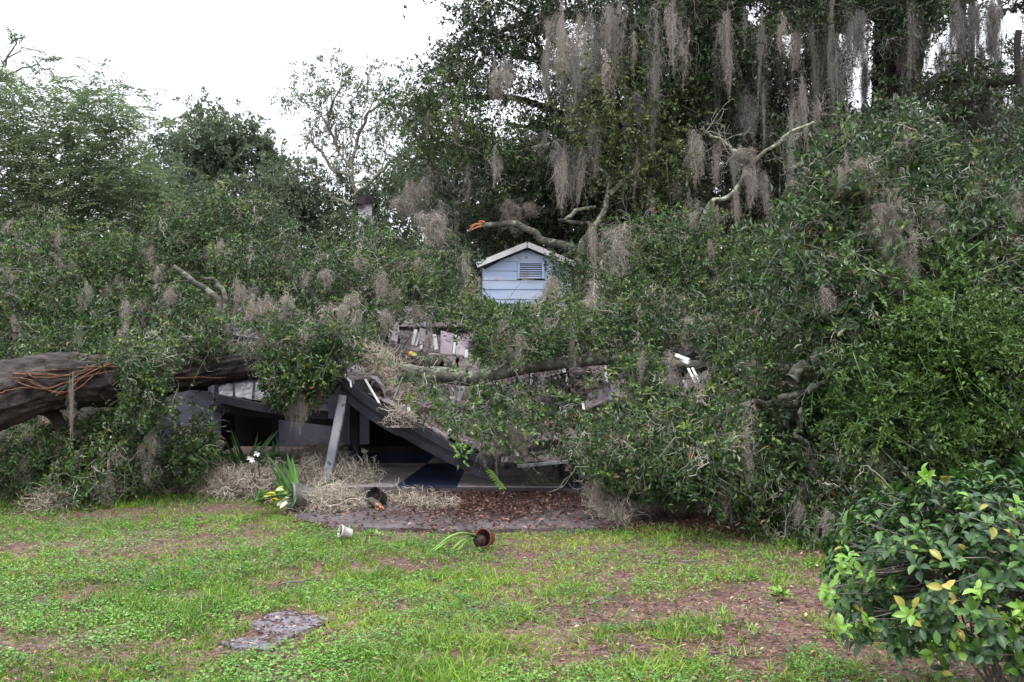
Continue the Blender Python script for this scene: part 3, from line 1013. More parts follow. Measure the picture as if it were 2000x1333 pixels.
build_lawn()
build_litter()
for _q, (px_, py_, l_, an_) in enumerate([(545, 1150, 0.35, 0.2), (275, 1145, 0.30, 0.8), (1330, 1105, 0.28, -0.5), (870, 1040, 0.22, -0.8), (1150, 1190, 0.25, 0.4), (700, 1180, 0.2, 1.2)]):
    p_ = G(px_, py_)
    t_ = thing('fallen_twig', ['long thin dark twig on the lawn above the grey paving patch', 'dark twig lying on the left part of the lawn', 'short twig on the grass below the right pile', 'pale stick on the slab edge left of the terracotta pot', 'thin twig on the soil in the middle of the lawn', 'little dark twig in the grass right of the paving patch'][_q], 'twig', p_)
    T = Tubes()
    d_ = np.array((math.cos(an_), math.sin(an_), 0))
    T.add(smooth_path([p_ + (0, 0, 0.03), p_ + d_ * l_ * 0.5 + (0.0, 0.03, 0.045), p_ + d_ * l_ + (0, 0, 0.03)], 10, 0.02), np.linspace(0.007, 0.003, 10), 6, 0.2)
    T.add([p_ + d_ * l_ * 0.5 + (0.0, 0.03, 0.045), p_ + d_ * l_ * 0.7 + (0.02, 0.09, 0.05)], [0.004, 0.002], 5)
    T.build('stem', M_TWIG, t_)

# ------------------------------------------------------------------ porch floor (painted squares)
pf = link('porch_floor', mesh_np('porch_floor', np.array([(-3.5, 11.75, 0.12), (3.4, 11.75, 0.12), (3.4, 17.4, 0.12), (-3.5, 17.4, 0.12), (-3.5, 11.75, -0.05), (3.4, 11.75, -0.05), (3.4, 17.4, -0.05), (-3.5, 17.4, -0.05)]),
          [(0, 1, 2, 3), (7, 6, 5, 4), (0, 4, 5, 1), (1, 5, 6, 2), (2, 6, 7, 3), (3, 7, 4, 0)], M_SLAB))
tag(pf, kind='structure')


def floor_square(c4, mat):
    box_panel('painted_square', c4, 0.012, mat, pf)


zf = 0.136
row0 = [(560, 950), (772, 950), (893, 950), (1100, 951), (1290, 951)]
row1 = [(640, 905), (835, 905), (915, 905), (1075, 905), (1240, 905)]
cols = [M_FWHITE, M_FBLUE, M_FWHITE, M_FBLUE]
for k in range(4):
    floor_square([G(*row0[k], zf), G(*row0[k + 1], zf), G(*row1[k + 1], zf), G(*row1[k], zf)], cols[k])
row2 = [(690, 884), (855, 884), (930, 884), (1055, 884), (1200, 884)]
for k in range(4):
    floor_square([G(*row1[k], zf) + (0, 0.01, 0), G(*row1[k + 1], zf) + (0, 0.01, 0), G(*row2[k + 1], zf), G(*row2[k], zf)], cols[(k + 1) % 4])


# ------------------------------------------------------------------ the house
house = thing('collapsed_house', 'crushed pale blue house with sagging roof buried under fallen trees', 'house', (0, 14, 0))


def build_house():
    H = house
    # --- gable wall of overlapping siding boards
    Yg = 19.0
    ap = P(1030, 489, Yg)
    L_ = P(936, 527, Yg)
    R_ = P(1126, 527, Yg)
    zt, xc = ap[2], ap[0]
    slope = (zt - L_[2]) / (xc - L_[0])
    bh = 18.3 * Yg / FPX
    zb = P(1030, 603, Yg)[2] - 0.6
    vent_x0, vent_x1 = P(1010, 500, Yg)[0], P(1064, 500, Yg)[0]
    vz1, vz0 = P(1030, 511, Yg)[2], P(1030, 545, Yg)[2]
    halfw = (xc - P(944, 520, Yg)[0])
    z = zt
    k = 0
    cuts = [P(0, y, Yg)[2] for y in (493, 511.3, 530, 548, 566, 585, 603, 621, 640, 660)]
    top = zt
    for zc in cuts:
        def hw(zz):
            return min(halfw, max(0.0, (zt - zz) / slope))
        spans = [(-1e9, 1e9)]
        if zc < vz1 - 0.01 and top > vz0 + 0.01:
            spans = [(-1e9, vent_x0), (vent_x1, 1e9)]
        for a, b in spans:
            xl0, xr0 = max(xc - hw(zc), a), min(xc + hw(zc), b)
            xl1, xr1 = max(xc - hw(top), a), min(xc + hw(top), b)
            if b < xc:
                xr0 = xr1 = b
            if a > xc:
                xl0 = xl1 = a
            if xr0 - xl0 < 0.03:
                continue
            y0, y1 = Yg - 0.022, Yg - 0.004       # bottom edge proud of the board below
            g = 0.006
            tilt = R.normal(0, 0.002)
            vs = [(xl0, y0, zc + g), (xr0, y0, zc + g + tilt), (max(xr1, xl1 + 0.01), y1, top), (xl1, y1, top)]
            box_panel('siding_board', vs, 0.02, M_SIDING, H)
        top = zc
    # --- louvred vent
    fr = link('attic_vent', mesh_np('attic_vent', *box_arr((vent_x0 + vent_x1) / 2, Yg + 0.06, (vz0 + vz1) / 2, vent_x1 - vent_x0 - 0.01, 0.01, vz1 - vz0 - 0.01), M_BLACK), H)  # black backing panel paints the shade between the slats
    w = vent_x1 - vent_x0
    for xx in (vent_x0 + 0.03, vent_x1 - 0.03):
        beam('vent_frame', (xx, Yg - 0.02, vz0), (xx, Yg - 0.02, vz1), 0.05, 0.05, M_SIDING, fr, up=(0, 1, 0))
    for zz in (vz0 + 0.02, vz1 - 0.02):
        beam('vent_frame', (vent_x0 + 0.058, Yg - 0.022, zz), (vent_x1 - 0.058, Yg - 0.022, zz), 0.05, 0.035, M_SIDING, fr, up=(0, 0, 1))
    ns = 6
    for i in range(ns):
        zz = vz0 + 0.045 + (i + 0.6) * (vz1 - vz0 - 0.08) / ns
        x0, x1 = vent_x0 + 0.058, vent_x1 - 0.058
        box_panel('louvre_slat', [(x0, Yg - 0.03, zz - 0.011), (x1, Yg - 0.03, zz - 0.011), (x1, Yg - 0.012, zz + 0.009), (x0, Yg - 0.012, zz + 0.009)], 0.006, M_SIDING, fr)
    # --- rake boards
    for sgn in (-1, 1):
        e = P(1030, 478, Yg - 0.18)
        lo = P(931, 518.5, Yg - 0.18) if sgn < 0 else P(1132, 520, Yg - 0.18)
        beam('rake_board', lo, e + np.array((sgn * 0.0, 0, 0)), 0.03, 0.10, M_WHITE, H, up=(0, 0, 1))
        # roof slopes behind the boards
        c = [lo + (0, 0.02, 0.066), e + (0, 0.02, 0.066), e + (0, 2.8, 0.066), lo + (0, 2.8, 0.066)]
        if sgn < 0:
            c = [c[0], c[1], c[2], c[3]]
        else:
            c = [c[1], c[0], c[3], c[2]]
        box_panel('gable_roof_slope', c, 0.02, M_ROOF, H)
        # side walls of the gable block
        xs = xc + sgn * (halfw - 0.02)
        z_top = zt - slope * (halfw - 0.02) - 0.03
        box_panel('gable_side_wall', [(xs, Yg + 0.03, zb), (xs, Yg + 2.6, zb), (xs, Yg + 2.6, z_top), (xs, Yg + 0.03, z_top)], 0.04, M_SIDING, H)
    # --- sagging main roof deck: individual sheets
    xa = [560, 640, 720, 800, 880, 960, 1040, 1120, 1200, 1280, 1360, 1440, 1520, 1600]
    rows = 5

    def S(px, v):
        f0 = np.interp(px, [520, 560, 700, 955, 1080, 1240, 1600], [1.72, 1.65, 1.22, 0.42, 0.62, 0.55, 0.55])
        yf = np.interp(px, [520, 700, 955, 1240, 1600], [12.1, 11.9, 11.6, 11.6, 11.4])
        back = np.interp(px, [520, 900, 1030, 1600], [2.35, 2.42, 2.35, 2.45])
        yb = 18.6
        Y = yf + (yb - yf) * v
        sag = -0.30 * math.sin(math.pi * min(1, v * 1.1)) * math.exp(-((px - 1000) / 330) ** 2)
        z = f0 + (back - f0) * v ** 0.85 + sag
        x = (px - 1000) / FPX * (12 + 3.5 * v)
        return np.array((x, Y, z))
    for i in range(len(xa) - 1):
        for r in range(rows):
            v0, v1 = r / rows, (r + 1) / rows
            j = R.normal(0, 0.03, 4)
            g = 0.006
            a0, a1 = xa[i] + 3, xa[i + 1] - 3
            c = [S(a0, v0 + g), S(a1, v0 + g), S(a1, v1 + g), S(a0, v1 + g)]
            for q in range(4):
                c[q] = c[q] + np.array((0, 0, j[q] + 0.012 * (rows - r)))
            box_panel('roof_sheet', c, 0.012, M_ROOF, H)
            if R.random() < 0.75:
                s0, s1 = S(xa[i + 1], v0 + 0.02), S(xa[i + 1] + R.normal(0, 6), v1 - 0.02)
                beam('roof_batten', s0 + (0, 0, 0.06), s1 + (0, 0, 0.06), 0.045, 0.035, M_WHITE if R.random() < 0.25 else M_POST, H)
    # leaf litter lying on the sheets
    n = 9000
    px = R.uniform(600, 1560, n)
    v = R.random(n)
    p = np.array([S(a, b) for a, b in zip(px, v)]) + np.array((0, 0, 0.075))
    k = vnoise(p, 1.4) > 0.42
    vv, ff, tt = flat_leaves(p[k], 0.01, (0.04, 0.08), tilt=0.5)
    o = link('roof_leaf_litter', mesh_np('roof_leaf_litter', vv, ff, M_LITTER, tt), H)
    o['kind'] = 'stuff'
    for q in range(60):
        a, b = R.uniform(700, 1500), R.uniform(0.02, 0.6)
        c0 = S(a, b) + np.array((0, 0, 0.10 + 0.08 * R.random()))
        dv = nrm(np.array([[R.normal(0, 0.5), R.normal(0.5, 0.6), R.normal(0.2, 0.3)]]))[0] * R.uniform(0.12, 0.42)
        beam('broken_batten', c0, c0 + dv, R.uniform(0.02, 0.055), R.uniform(0.012, 0.03), [M_POST, M_POST, M_ROOF, M_DARK][R.integers(4)], H)
    # upright torn strips seen through the branches
    for px, py, qx, qy, Y, w, m in [(776, 628, 778, 652, 15.5, 0.035, M_WHITE), (812, 645, 806, 675, 15.2, 0.05, M_WHITE), (822, 648, 812, 676, 15.1, 0.03, M_WHITE), (848, 655, 853, 684, 15, 0.06, M_WHITE),
                                   (890, 655, 886, 692, 15, 0.035, M_WHITE), (912, 685, 910, 700, 14.8, 0.05, M_WHITE), (920, 690, 921, 700, 14.8, 0.03, M_WHITE),
                                   (797, 724, 789, 746, 12.8, 0.05, M_POST), (876, 738, 870, 750, 12.6, 0.075, M_WHITE), (908, 748, 895, 784, 12.4, 0.05, M_POST), (1004, 768, 1006, 792, 12.5, 0.03, M_WHITE),
                                   (1062, 735, 1048, 790, 12.6, 0.03, M_POST), (1184, 757, 1196, 782, 12.3, 0.055, M_POST), (1138, 785, 1140, 800, 12.2, 0.03, M_WHITE),
                                   (1320, 694, 1346, 704, 11.9, 0.045, M_WHITE), (1330, 702, 1344, 710, 11.85, 0.04, M_WHITE), (1344, 720, 1358, 748, 11.6, 0.028, M_WHITE), (1352, 719, 1366, 747, 11.6, 0.028, M_WHITE), (1427, 772, 1432, 792, 12, 0.035, M_POST)]:
        beam('broken_batten', P(px, py, Y + 0.15), P(qx, qy, Y - 0.1), w, w * 0.5, m, H, up=(0, 1, 0))
    for c4, m in [([(860, 690), (882, 694), (887, 652), (861, 646)], M_PINKS), ([(890, 692), (912, 698), (917, 664), (893, 656)], M_PINKS), ([(833, 678), (846, 681), (852, 655), (836, 650)], M_PINKS), ([(818, 665), (830, 668), (832, 644), (820, 640)], M_PINKS),
                  ([(1140, 803), (1190, 780), (1186, 757), (1150, 768)], M_ROOF), ([(1195, 770), (1225, 780), (1222, 740), (1190, 745)], M_PINKS), ([(758, 662), (776, 668), (780, 632), (762, 628)], M_PINKS),
                  ([(1300, 722), (1372, 730), (1368, 698), (1312, 690)], M_BLACK)]:  # the black sheet stands in for a dark gap
        Yv = 15.0 if c4[0][0] < 1000 else 12.35
        q = [P(a, b, Yv - 0.15 if i < 2 else Yv + 0.25) for i, (a, b) in enumerate(c4)]
        box_panel('torn_sheet', q, 0.01, m, H)
    # --- dark fascia beam: broken in two lengths, three stacked mouldings each
    a, b, c_, d = P(668, 752, 12.0), P(782, 830, 11.8), P(775, 822, 11.74), P(962, 918, 11.5)
    upv = (0.25, -0.2, 1)
    for (s, e) in ((a, b), (c_, d)):
        for q, (w, h, off, m) in enumerate([(0.05, 0.10, (0, -0.03, 0.055), M_DARK), (0.04, 0.055, (0, 0.01, -0.025), M_POST), (0.05, 0.09, (0, -0.004, -0.10), M_DARK)]):
            beam('fascia_board', s + off, e + off, w, h, m if q != 1 else M_DARK, H, up=(0, 0, 1), seg=6, bow=0.03)
    beam('gutter_strip', P(1010, 911, 11.45), P(1130, 900, 11.5), 0.06, 0.035, M_POST, H)
    beam('gutter_strip', P(985, 914, 11.6), P(1062, 897, 11.8), 0.05, 0.03, M_DARK, H)
    beam('broken_batten', P(908, 892, 11.5), P(958, 872, 11.9), 0.06, 0.05, M_DARK, H)
    beam('broken_batten', P(1010, 893, 11.5), P(1007, 872, 11.6), 0.05, 0.04, M_POST, H)
    for qx in (1000, 1040, 1075):
        box_panel('torn_sheet', [P(qx - 22, 903, 11.55), P(qx + 20, 901, 11.55), P(qx + 24, 868, 11.9), P(qx - 16, 870, 11.9)], 0.01, M_ROOF, H)
    # --- curled sheet and dark gable end next to the beam top
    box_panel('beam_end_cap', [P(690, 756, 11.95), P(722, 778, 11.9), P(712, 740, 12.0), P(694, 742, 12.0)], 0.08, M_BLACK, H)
    box_panel('beam_end_cap', [P(722, 778, 11.9), P(742, 790, 11.9), P(714, 745, 12.02), P(712, 740, 12.0)], 0.06, M_DARK, H)
    pts = [(712, 738), (722, 737), (733, 742), (742, 752), (748, 764), (751, 776), (750, 790)]
    vs = []
    for i, (x, y) in enumerate(pts):
        vs.append(P(x, y, 11.95))
        vs.append(P(x + 20 - i * 1.5, y - 6 + i * 2, 12.5))
    v = np.array(vs)
    v = np.concatenate([v, v + np.array((0, 0.012, -0.008))])
    m = len(vs)
    f = [(2 * i, 2 * i + 2, 2 * i + 3, 2 * i + 1) for i in range(len(pts) - 1)] + [(m + 2 * i, m + 2 * i + 1, m + 2 * i + 3, m + 2 * i + 2) for i in range(len(pts) - 1)]
    link('curled_roof_sheet', mesh_np('curled_roof_sheet', v, f, M_METAL, smooth=True), H)['label'] = 'curled grey roof sheet bent over the beam end'
    beam('torn_flashing', P(713, 741, 11.93), P(741, 788, 11.85), 0.02, 0.022, M_WHITE, H)
    beam('torn_flashing', P(668, 728, 11.95), P(684, 745, 11.93), 0.02, 0.022, M_WHITE, H)
    beam('torn_flashing', P(684, 745, 11.93), P(686, 757, 11.9), 0.02, 0.022, M_WHITE, H)
    beam('broken_batten', P(672, 722, 12), P(696, 704, 12.2), 0.06, 0.05, M_POST, H)
    # --- posts
    beam('porch_post', P(652, 888, 11.95) + (-0.10, 0, -0.4), P(671, 772, 12.0), 0.105, 0.10, M_POST, H, up=(0, 1, 0), label='leaning pale grey porch post')
    beam('porch_post', P(693, 895, 13.4) + (0, 0, -0.3), P(693, 778, 13.3), 0.12, 0.12, M_DARK, H, up=(0, 1, 0), label='upright dark porch post')
    # --- walls behind
    box_panel('porch_wall', [P(540, 872, 15.5), P(720, 868, 15.5), P(720, 690, 15.5), P(540, 690, 15.5)], 0.08, M_WALL, H)
    box_panel('porch_wall', [P(418, 880, 14.6), P(432, 880, 15.4), P(432, 720, 15.4), P(418, 720, 14.6)], 0.08, M_WALL, H)
    box_panel('porch_wall', [P(300, 900, 13.0), P(416, 905, 13.2), P(412, 765, 13.2), P(300, 760, 13.0)], 0.06, M_WALL, H, label='pale wall panel behind the left foliage')
    beam('wall_trim', P(538, 872, 15.35), P(538, 700, 15.35), 0.09, 0.06, M_DARK, H, up=(0, 1, 0))
    beam('wall_trim', P(663, 870, 15.33), P(663, 700, 15.33), 0.05, 0.04, M_WALL, H, up=(0, 1, 0))
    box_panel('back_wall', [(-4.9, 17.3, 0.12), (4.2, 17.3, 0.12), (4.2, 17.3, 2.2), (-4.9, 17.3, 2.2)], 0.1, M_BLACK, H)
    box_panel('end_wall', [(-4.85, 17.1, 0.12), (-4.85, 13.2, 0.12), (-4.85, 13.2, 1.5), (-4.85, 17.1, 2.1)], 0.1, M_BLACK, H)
    # window frame faintly seen in the dark
    for a, b in [((733, 838), (733, 868)), ((753, 838), (753, 868)), ((733, 838), (753, 838)), ((733, 853), (753, 853)), ((733, 868), (753, 868))]:
        beam('window_frame', P(*a, 16.6), P(*b, 16.6), 0.025, 0.02, M_DARK, H, up=(0, 1, 0))
    # low blocks under the wall
    for a, b, Y in [(568, 612, 13.9), (614, 640, 13.9), (600, 622, 13.5)]:
        box_panel('base_block', [P(a, 898, Y), P(b, 898, Y), P(b, 876, Y + 0.05), P(a, 879, Y + 0.05)], 0.25, M_STONE, H)
    # --- left porch roof
    edges = [(424, 748), (458, 740), (499, 739), (540, 739), (585, 741), (630, 745)]
    bots = [(427, 771), (457, 774), (494, 779), (533, 784), (578, 791), (625, 799)]
    for i in range(5):
        c = [P(bots[i][0] + 1, bots[i][1], 12.2), P(bots[i + 1][0] - 1, bots[i + 1][1], 12.2), P(edges[i + 1][0] - 1, edges[i + 1][1] - 14, 13.9), P(edges[i][0] + 1, edges[i][1] - 14, 13.9)]
        box_panel('porch_roof_sheet', c, 0.014, M_METAL, H)
    for i in range(1, 5):
        beam('roof_seam', P(*bots[i], 12.18) + (0, 0, 0.02), P(edges[i][0], edges[i][1] - 14, 13.9) + (0, 0, 0.02), 0.022, 0.035, M_DARK, H)
    beam('fascia_board', P(424, 778, 12.2), P(640, 812, 12.2), 0.06, 0.11, M_DARK, H, seg=4, bow=0.03)
    beam('fascia_board', P(410, 796, 12.5), P(650, 826, 12.6), 0.05, 0.09, M_BLACK, H, seg=4)
    # --- upper left roof edge
    c = [P(425, 650, 14.2), P(540, 668, 14.2), P(560, 590, 16.5), P(350, 590, 16.5)]
    box_panel('upper_roof_sheet', c, 0.03, M_METAL, H)
    beam('fascia_board', P(418, 652, 14.15), P(545, 675, 14.15), 0.04, 0.07, M_DARK, H)
    beam('fascia_board', P(350, 628, 14.3), P(375, 634, 14.3), 0.04, 0.08, M_WHITE, H)
    box_panel('upper_roof_sheet', [P(352, 636, 14.3), P(378, 640, 14.3), P(380, 628, 14.9), P(354, 624, 14.9)], 0.02, M_WHITE, H)
    # wall bits in the left foliage
    box_panel('torn_sheet', [P(255, 835, 12.1), P(285, 850, 12.0), P(276, 826, 12.2), P(250, 818, 12.3)], 0.02, M_WALL, H)
    # dark blue shutter piece
    box_panel('shutter_piece', [P(1034, 653, 15.5), P(1056, 653, 15.5), P(1056, 637, 15.6), P(1034, 637, 15.6)], 0.03, M_FBLUE, H)
    # --- chimneys
    Yc = 24.0
    x0, x1 = P(701, 400, Yc)[0], P(731, 400, Yc)[0]
    z1 = P(700, 402, Yc)[2]
    ch = link('chimney', mesh_np('chimney', *box_arr((x0 + x1) / 2, Yc, z1 / 2, x1 - x0 - 0.04, 0.5, z1), M_BRICK), H)
    ch['label'] = 'sooty pale chimney with dark stepped cap'
    for (dz, w, h) in ((0.04, 0.10, 0.09), (0.13, 0.05, 0.08), (0.205, -0.06, 0.07)):
        link('chimney_cap', mesh_np('chimney_cap', *box_arr((x0 + x1) / 2, Yc, z1 + dz, x1 - x0 + w, 0.55 + w, h), M_SOOT), ch)
    Yc = 21.5
    z1 = P(990, 428, Yc)[2]
    xf = P(993, 450, Yc)[0]
    T = Tubes()
    T.add([(xf, Yc, 1.5), (xf, Yc, z1)], [0.085, 0.085], 12)
    T.build('flue_pipe', M_BRICK, H)
    for q in range(4):
        T = Tubes()
        zz = P(990, 440 + 12 * q, Yc)[2]
        T.add([(xf, Yc, zz - 0.02), (xf, Yc, zz + 0.02)], [0.10, 0.10], 12)
        T.build('flue_collar', M_SOOT, H)
    # main roof behind
    box_panel('main_roof_slope', [(-4.6, 18.7, 2.3), (4.8, 18.7, 2.3), (4.8, 24, 2.9), (-4.6, 24, 2.9)], 0.1, M_ROOF, H)


def box_arr(cx, cy, cz, sx, sy, sz):
    x, y, z = sx / 2, sy / 2, sz / 2
    v = np.array([(cx + a * x, cy + b * y, cz + c * z) for c in (-1, 1) for b in (-1, 1) for a in (-1, 1)])
    f = [(0, 2, 3, 1), (4, 5, 7, 6), (0, 1, 5, 4), (2, 6, 7, 3), (0, 4, 6, 2), (1, 3, 7, 5)]
    return v, f


build_house()


# ------------------------------------------------------------------ trees
def limb(parent, ctrl, r0, r1, mat, n=22, sides=10, wob=0.06, rough=0.12, name='limb', label=None):
    T = Tubes()
    pts = smooth_path(ctrl, n, wob)
    T.add(pts, np.linspace(r0, r1, n), sides, rough)
    o = T.build(name, mat, parent)
    if label:
        o['label'] = label
    return pts


def limb_px(parent, pix, Y, r0p, r1p, mat, **kw):
    """pix: list of (px,py[,dY]); radii in photo pixels"""
    c = [P(q[0], q[1], Y + (q[2] if len(q) > 2 else 0)) for q in pix]
    return limb(parent, c, r0p * Y / FPX, r1p * Y / FPX, mat, **kw)


def furrowed_trunk(name, ctrl, rads, mat, parent, n=320, sides=84, depth=0.115):
    pts = smooth_path(ctrl, n, 0.05)
    rr = np.interp(np.linspace(0, 1, n), np.linspace(0, 1, len(rads)), rads)
    d = nrm(np.gradient(pts, axis=0))
    u = nrm(np.cross(d, np.array((0.0, 0, 1))))
    w = np.cross(d, u)
    a = np.linspace(0, 2 * np.pi, sides, endpoint=False)
    s = np.concatenate([[0], np.cumsum(np.linalg.norm(np.diff(pts, axis=0), axis=1))])
    A, S_ = np.meshgrid(a, s)
    q = np.stack([np.cos(A) * 6.5, np.sin(A) * 6.5, S_ * 1.7 + 0.4 * np.sin(A * 3)], -1).reshape(-1, 3)
    q2 = q.copy()
    q2[:, :2] *= 2.0
    q2[:, 2] *= 4.5
    big = q.copy() * 0.22
    h = 1 - np.abs(2 * vnoise(q) - 1)
    h2 = 1 - np.abs(2 * vnoise(q2 + 7) - 1)
    disp = (h ** 2 - 0.45) * depth * 1.35 + (h2 - 0.6) * depth * 1.0 + (vnoise(big) - 0.5) * depth * 0.9
    r = rr[:, None] * (1 + disp.reshape(n, sides))
    v = pts[:, None] + r[..., None] * (np.cos(A)[..., None] * u[:, None] + np.sin(A)[..., None] * w[:, None])
    i = np.arange(n - 1)[:, None] * sides
    k = np.arange(sides)[None]
    f = np.stack([i + k, i + (k + 1) % sides, i + (k + 1) % sides + sides, i + k + sides], -1).reshape(-1, 4)
    o = link(name, mesh_np(name, v.reshape(-1, 3), f, mat, smooth=True), parent)
    return o, pts


def bark_fur():
    m = noise_mat('furrowed_bark', (0.016, 0.013, 0.012), (0.070, 0.057, 0.050), scale=9, bump=1.0, bscale=30, stretch=(0.35, 1, 1.2), rough=0.75)
    return m


M_FURROW = bark_fur()

def moss_through(parent, sets, n, dark=False, lmin=0.15, lmax=0.5, up_only=True):
    c = np.concatenate([a[0] for a in sets])
    o = np.concatenate([a[1] for a in sets])
    k = np.nonzero(o[:, 1] < -0.2)[0]
    w = vnoise(c[k], 0.9)
    k = k[w > 0.45]
    for i in R.choice(k, min(n, len(k)), replace=False):
        l = R.uniform(lmin, lmax)
        p = c[i] + o[i] * 0.28
        if keep_mask(p[None] - (0, 0, l * 0.5), CLEAR, [1] * len(CLEAR))[0]:
            hang(parent, p, l, l * R.uniform(0.2, 0.45), dark)


def moss_wisps(parent, sets, n, per=7, w=0.0085, lmin=0.12, lmax=0.42, mat=None):
    c = np.concatenate([a[0] for a in sets])
    o = np.concatenate([a[1] for a in sets])
    k = np.nonzero(o[:, 1] < 0.1)[0]
    k = k[vnoise(c[k] + 40, 1.1) > 0.36]
    k = R.choice(k, min(n, len(k)), replace=False)
    p = c[k] + o[k] * R.uniform(0.15, 0.38, (len(k), 1)) + R.normal(0, 0.08, (len(k), 3))
    p = p[keep_mask(p - (0, 0, 0.12), CLEAR, CLEAR_P)]
    ln = R.uniform(lmin, lmax, len(p))
    st = np.repeat(p, per, 0) + R.normal(0, 0.035, (len(p) * per, 3))
    ll = np.repeat(ln, per) / 6.5 * R.uniform(0.4, 1.1, len(st))
    v, f, t = strands(len(st), 7, ll, st, 0.75, 0.55, w, np.clip(R.normal(0.6, 0.25, len(st)), 0, 1))
    o_ = link('moss_wisp', mesh_np('moss_wisp', v, f, mat or M_MOSSH, t), parent)
    o_['kind'] = 'stuff'


def bare_twigs(parent, sets, n, L=0.34):
    c = np.concatenate([a[0] for a in sets])
    o = np.concatenate([a[1] for a in sets])
    k = R.choice(np.nonzero(o[:, 1] < -0.1)[0], n, replace=False)
    T = Tubes()
    tt = []
    for i in k:
        p = c[i] + o[i] * 0.12
        if keep_mask(p[None], CLEAR, CLEAR_P)[0]:
            grow(T, p, o[i] + R.normal(0, 0.6, 3) + (0, 0, -0.15), L * R.uniform(0.5, 1.3), R.uniform(0.003, 0.007), 2, tt, spread=0.45, kids=2, wob=0.16, up=-0.05, minr=0.0022, sides=4)
    for q in range(len(T.v)):
        T.v[q][:, 2] = np.maximum(T.v[q][:, 2], 0.01)
    T.build('bare_twig', M_PTWIG, parent, kind='stuff')


# ================= A. the great fallen oak at the left
fo = thing('fallen_oak', 'huge uprooted oak whose thick furrowed trunk lies across the house from the left', 'fallen tree', (-7.2, 11, 0))
tr, tp = furrowed_trunk('trunk', [P(-420, 860, 10.2), P(-150, 800, 10.6), P(60, 757, 11.2), P(220, 745, 11.9), P(350, 722, 12.6), P(470, 705, 13.2), P(600, 693, 13.6), P(740, 700, 13.7), P(860, 722, 13.5)],
                        [0.48, 0.38, 0.315, 0.285, 0.26, 0.23, 0.20, 0.17, 0.13], M_FURROW, fo)
limb_px(fo, [(600, 715), (640, 660), (620, 610), (600, 560)], 13.2, 17, 5, M_BARK)
limb_px(fo, [(780, 728), (830, 735), (920, 738), (1000, 722), (1090, 712), (1180, 706), (1260, 690)], 12.25, 19, 8, M_LICH, label='mossy lichen-spotted limb lying across the roof', n=40, sides=14)
limb_px(fo, [(645, 760), (668, 740), (650, 700), (630, 660)], 12.2, 5, 10, M_LICH)
limb_px(fo, [(450, 690), (440, 640), (425, 590), (385, 550), (340, 520)], 12.6, 10, 4, M_LICH)
limb_px(fo, [(435, 640), (445, 590), (430, 560), (400, 545)], 12.6, 6, 3, M_LICH)
limb_px(fo, [(150, 740), (180, 640, 1.5), (160, 560, 2.5), (220, 480, 3.2)], 13.0, 22, 6, M_BARK)
limb_px(fo, [(330, 720), (400, 600, 1.5), (470, 500, 2.6), (560, 450, 3.2)], 14.0, 20, 5, M_BARK)
limb_px(fo, [(600, 700), (700, 600, 1.0), (780, 520, 2.2), (860, 470, 2.8)], 14.5, 18, 5, M_BARK)
limb_px(fo, [(80, 790), (150, 860), (200, 920), (190, 970)], 11.6, 14, 5, M_BARK)
limb_px(fo, [(850, 760), (880, 810), (920, 850), (960, 870)], 12.1, 14, 6, M_LICH)
# vines on the trunk
VI = [[(20, 738), (60, 742), (110, 765), (145, 763), (180, 735), (220, 705)], [(40, 738), (80, 755), (125, 768), (160, 738), (200, 718), (240, 706), (275, 712)],
      [(25, 730), (80, 732), (140, 733), (180, 722), (215, 708)], [(50, 728), (70, 738), (110, 738), (150, 728), (168, 722), (170, 712)], [(30, 744), (70, 760), (105, 757), (140, 745), (190, 730), (230, 725)],
      [(0, 768), (40, 758), (100, 760)], [(60, 726), (120, 722), (200, 718), (270, 716)], [(240, 745), (300, 742), (380, 738), (440, 738)]]
for q in VI:
    c = []
    for (x, y) in q:
        # put on the near face of the trunk
        Yt = np.interp(x, [-150, 60, 220, 350, 470, 600], [10.6, 11.2, 11.9, 12.6, 13.2, 13.6])
        rt = np.interp(x, [-150, 60, 220, 350, 470], [0.385, 0.32, 0.29, 0.265, 0.24])
        yc = np.interp(x, [-150, 60, 220, 350, 470], [800, 757, 745, 722, 705])
        off = (yc - y) * Yt / FPX
        dy = math.sqrt(max(0.0, rt * rt - off * off))
        c.append(P(x, y, Yt - dy - 0.045))
    T = Tubes()
    T.add(smooth_path(c, 26, 0.012), np.full(26, R.uniform(0.006, 0.012)), 7)
    T.build('vine', M_VINE, fo)

CUTF = (CLEAR, CLEAR_P)
CUTS = (SKYGAPS, [0.85] * len(SKYGAPS))
KO = dict(rad=0.24, ns=11, nl=12, L=0.063, W=0.030, cut=CUTF)
UP = [(0, 480), (50, 435), (120, 440), (170, 478), (230, 452), (285, 476), (320, 420), (400, 388), (470, 392), (530, 398), (590, 450), (640, 470), (690, 435), (750, 440), (790, 490), (830, 500), (900, 500), (935, 555), (950, 600), (880, 625), (780, 610), (730, 640), (680, 640),
      (600, 660), (560, 640), (520, 600), (470, 600), (440, 615), (400, 640), (350, 690), (260, 700), (180, 712), (100, 705), (0, 722)]
sets = []
Yup = lambda x, y: 12.9 + (700 - y) / 270.0 * 3.6 + 0.4 * (x > 600)
sets.append((*poly_clumps(UP, Yup, 1050, thick=1.6, lump=85, amp=1.0, gap=0.22, gapscale=0.022, hollows=26), KO))
sets.append((*poly_clumps([(0, 830), (110, 822), (190, 812), (215, 775), (300, 770), (330, 800), (400, 830), (430, 870), (425, 905), (380, 930), (300, 955), (250, 990), (180, 1000), (100, 992), (60, 950), (0, 955)],
                          lambda x, y: 11.0 + (980 - y) / 170.0 * 1.6, 420, thick=1.0, lump=75, amp=0.5, hollows=8), KO))
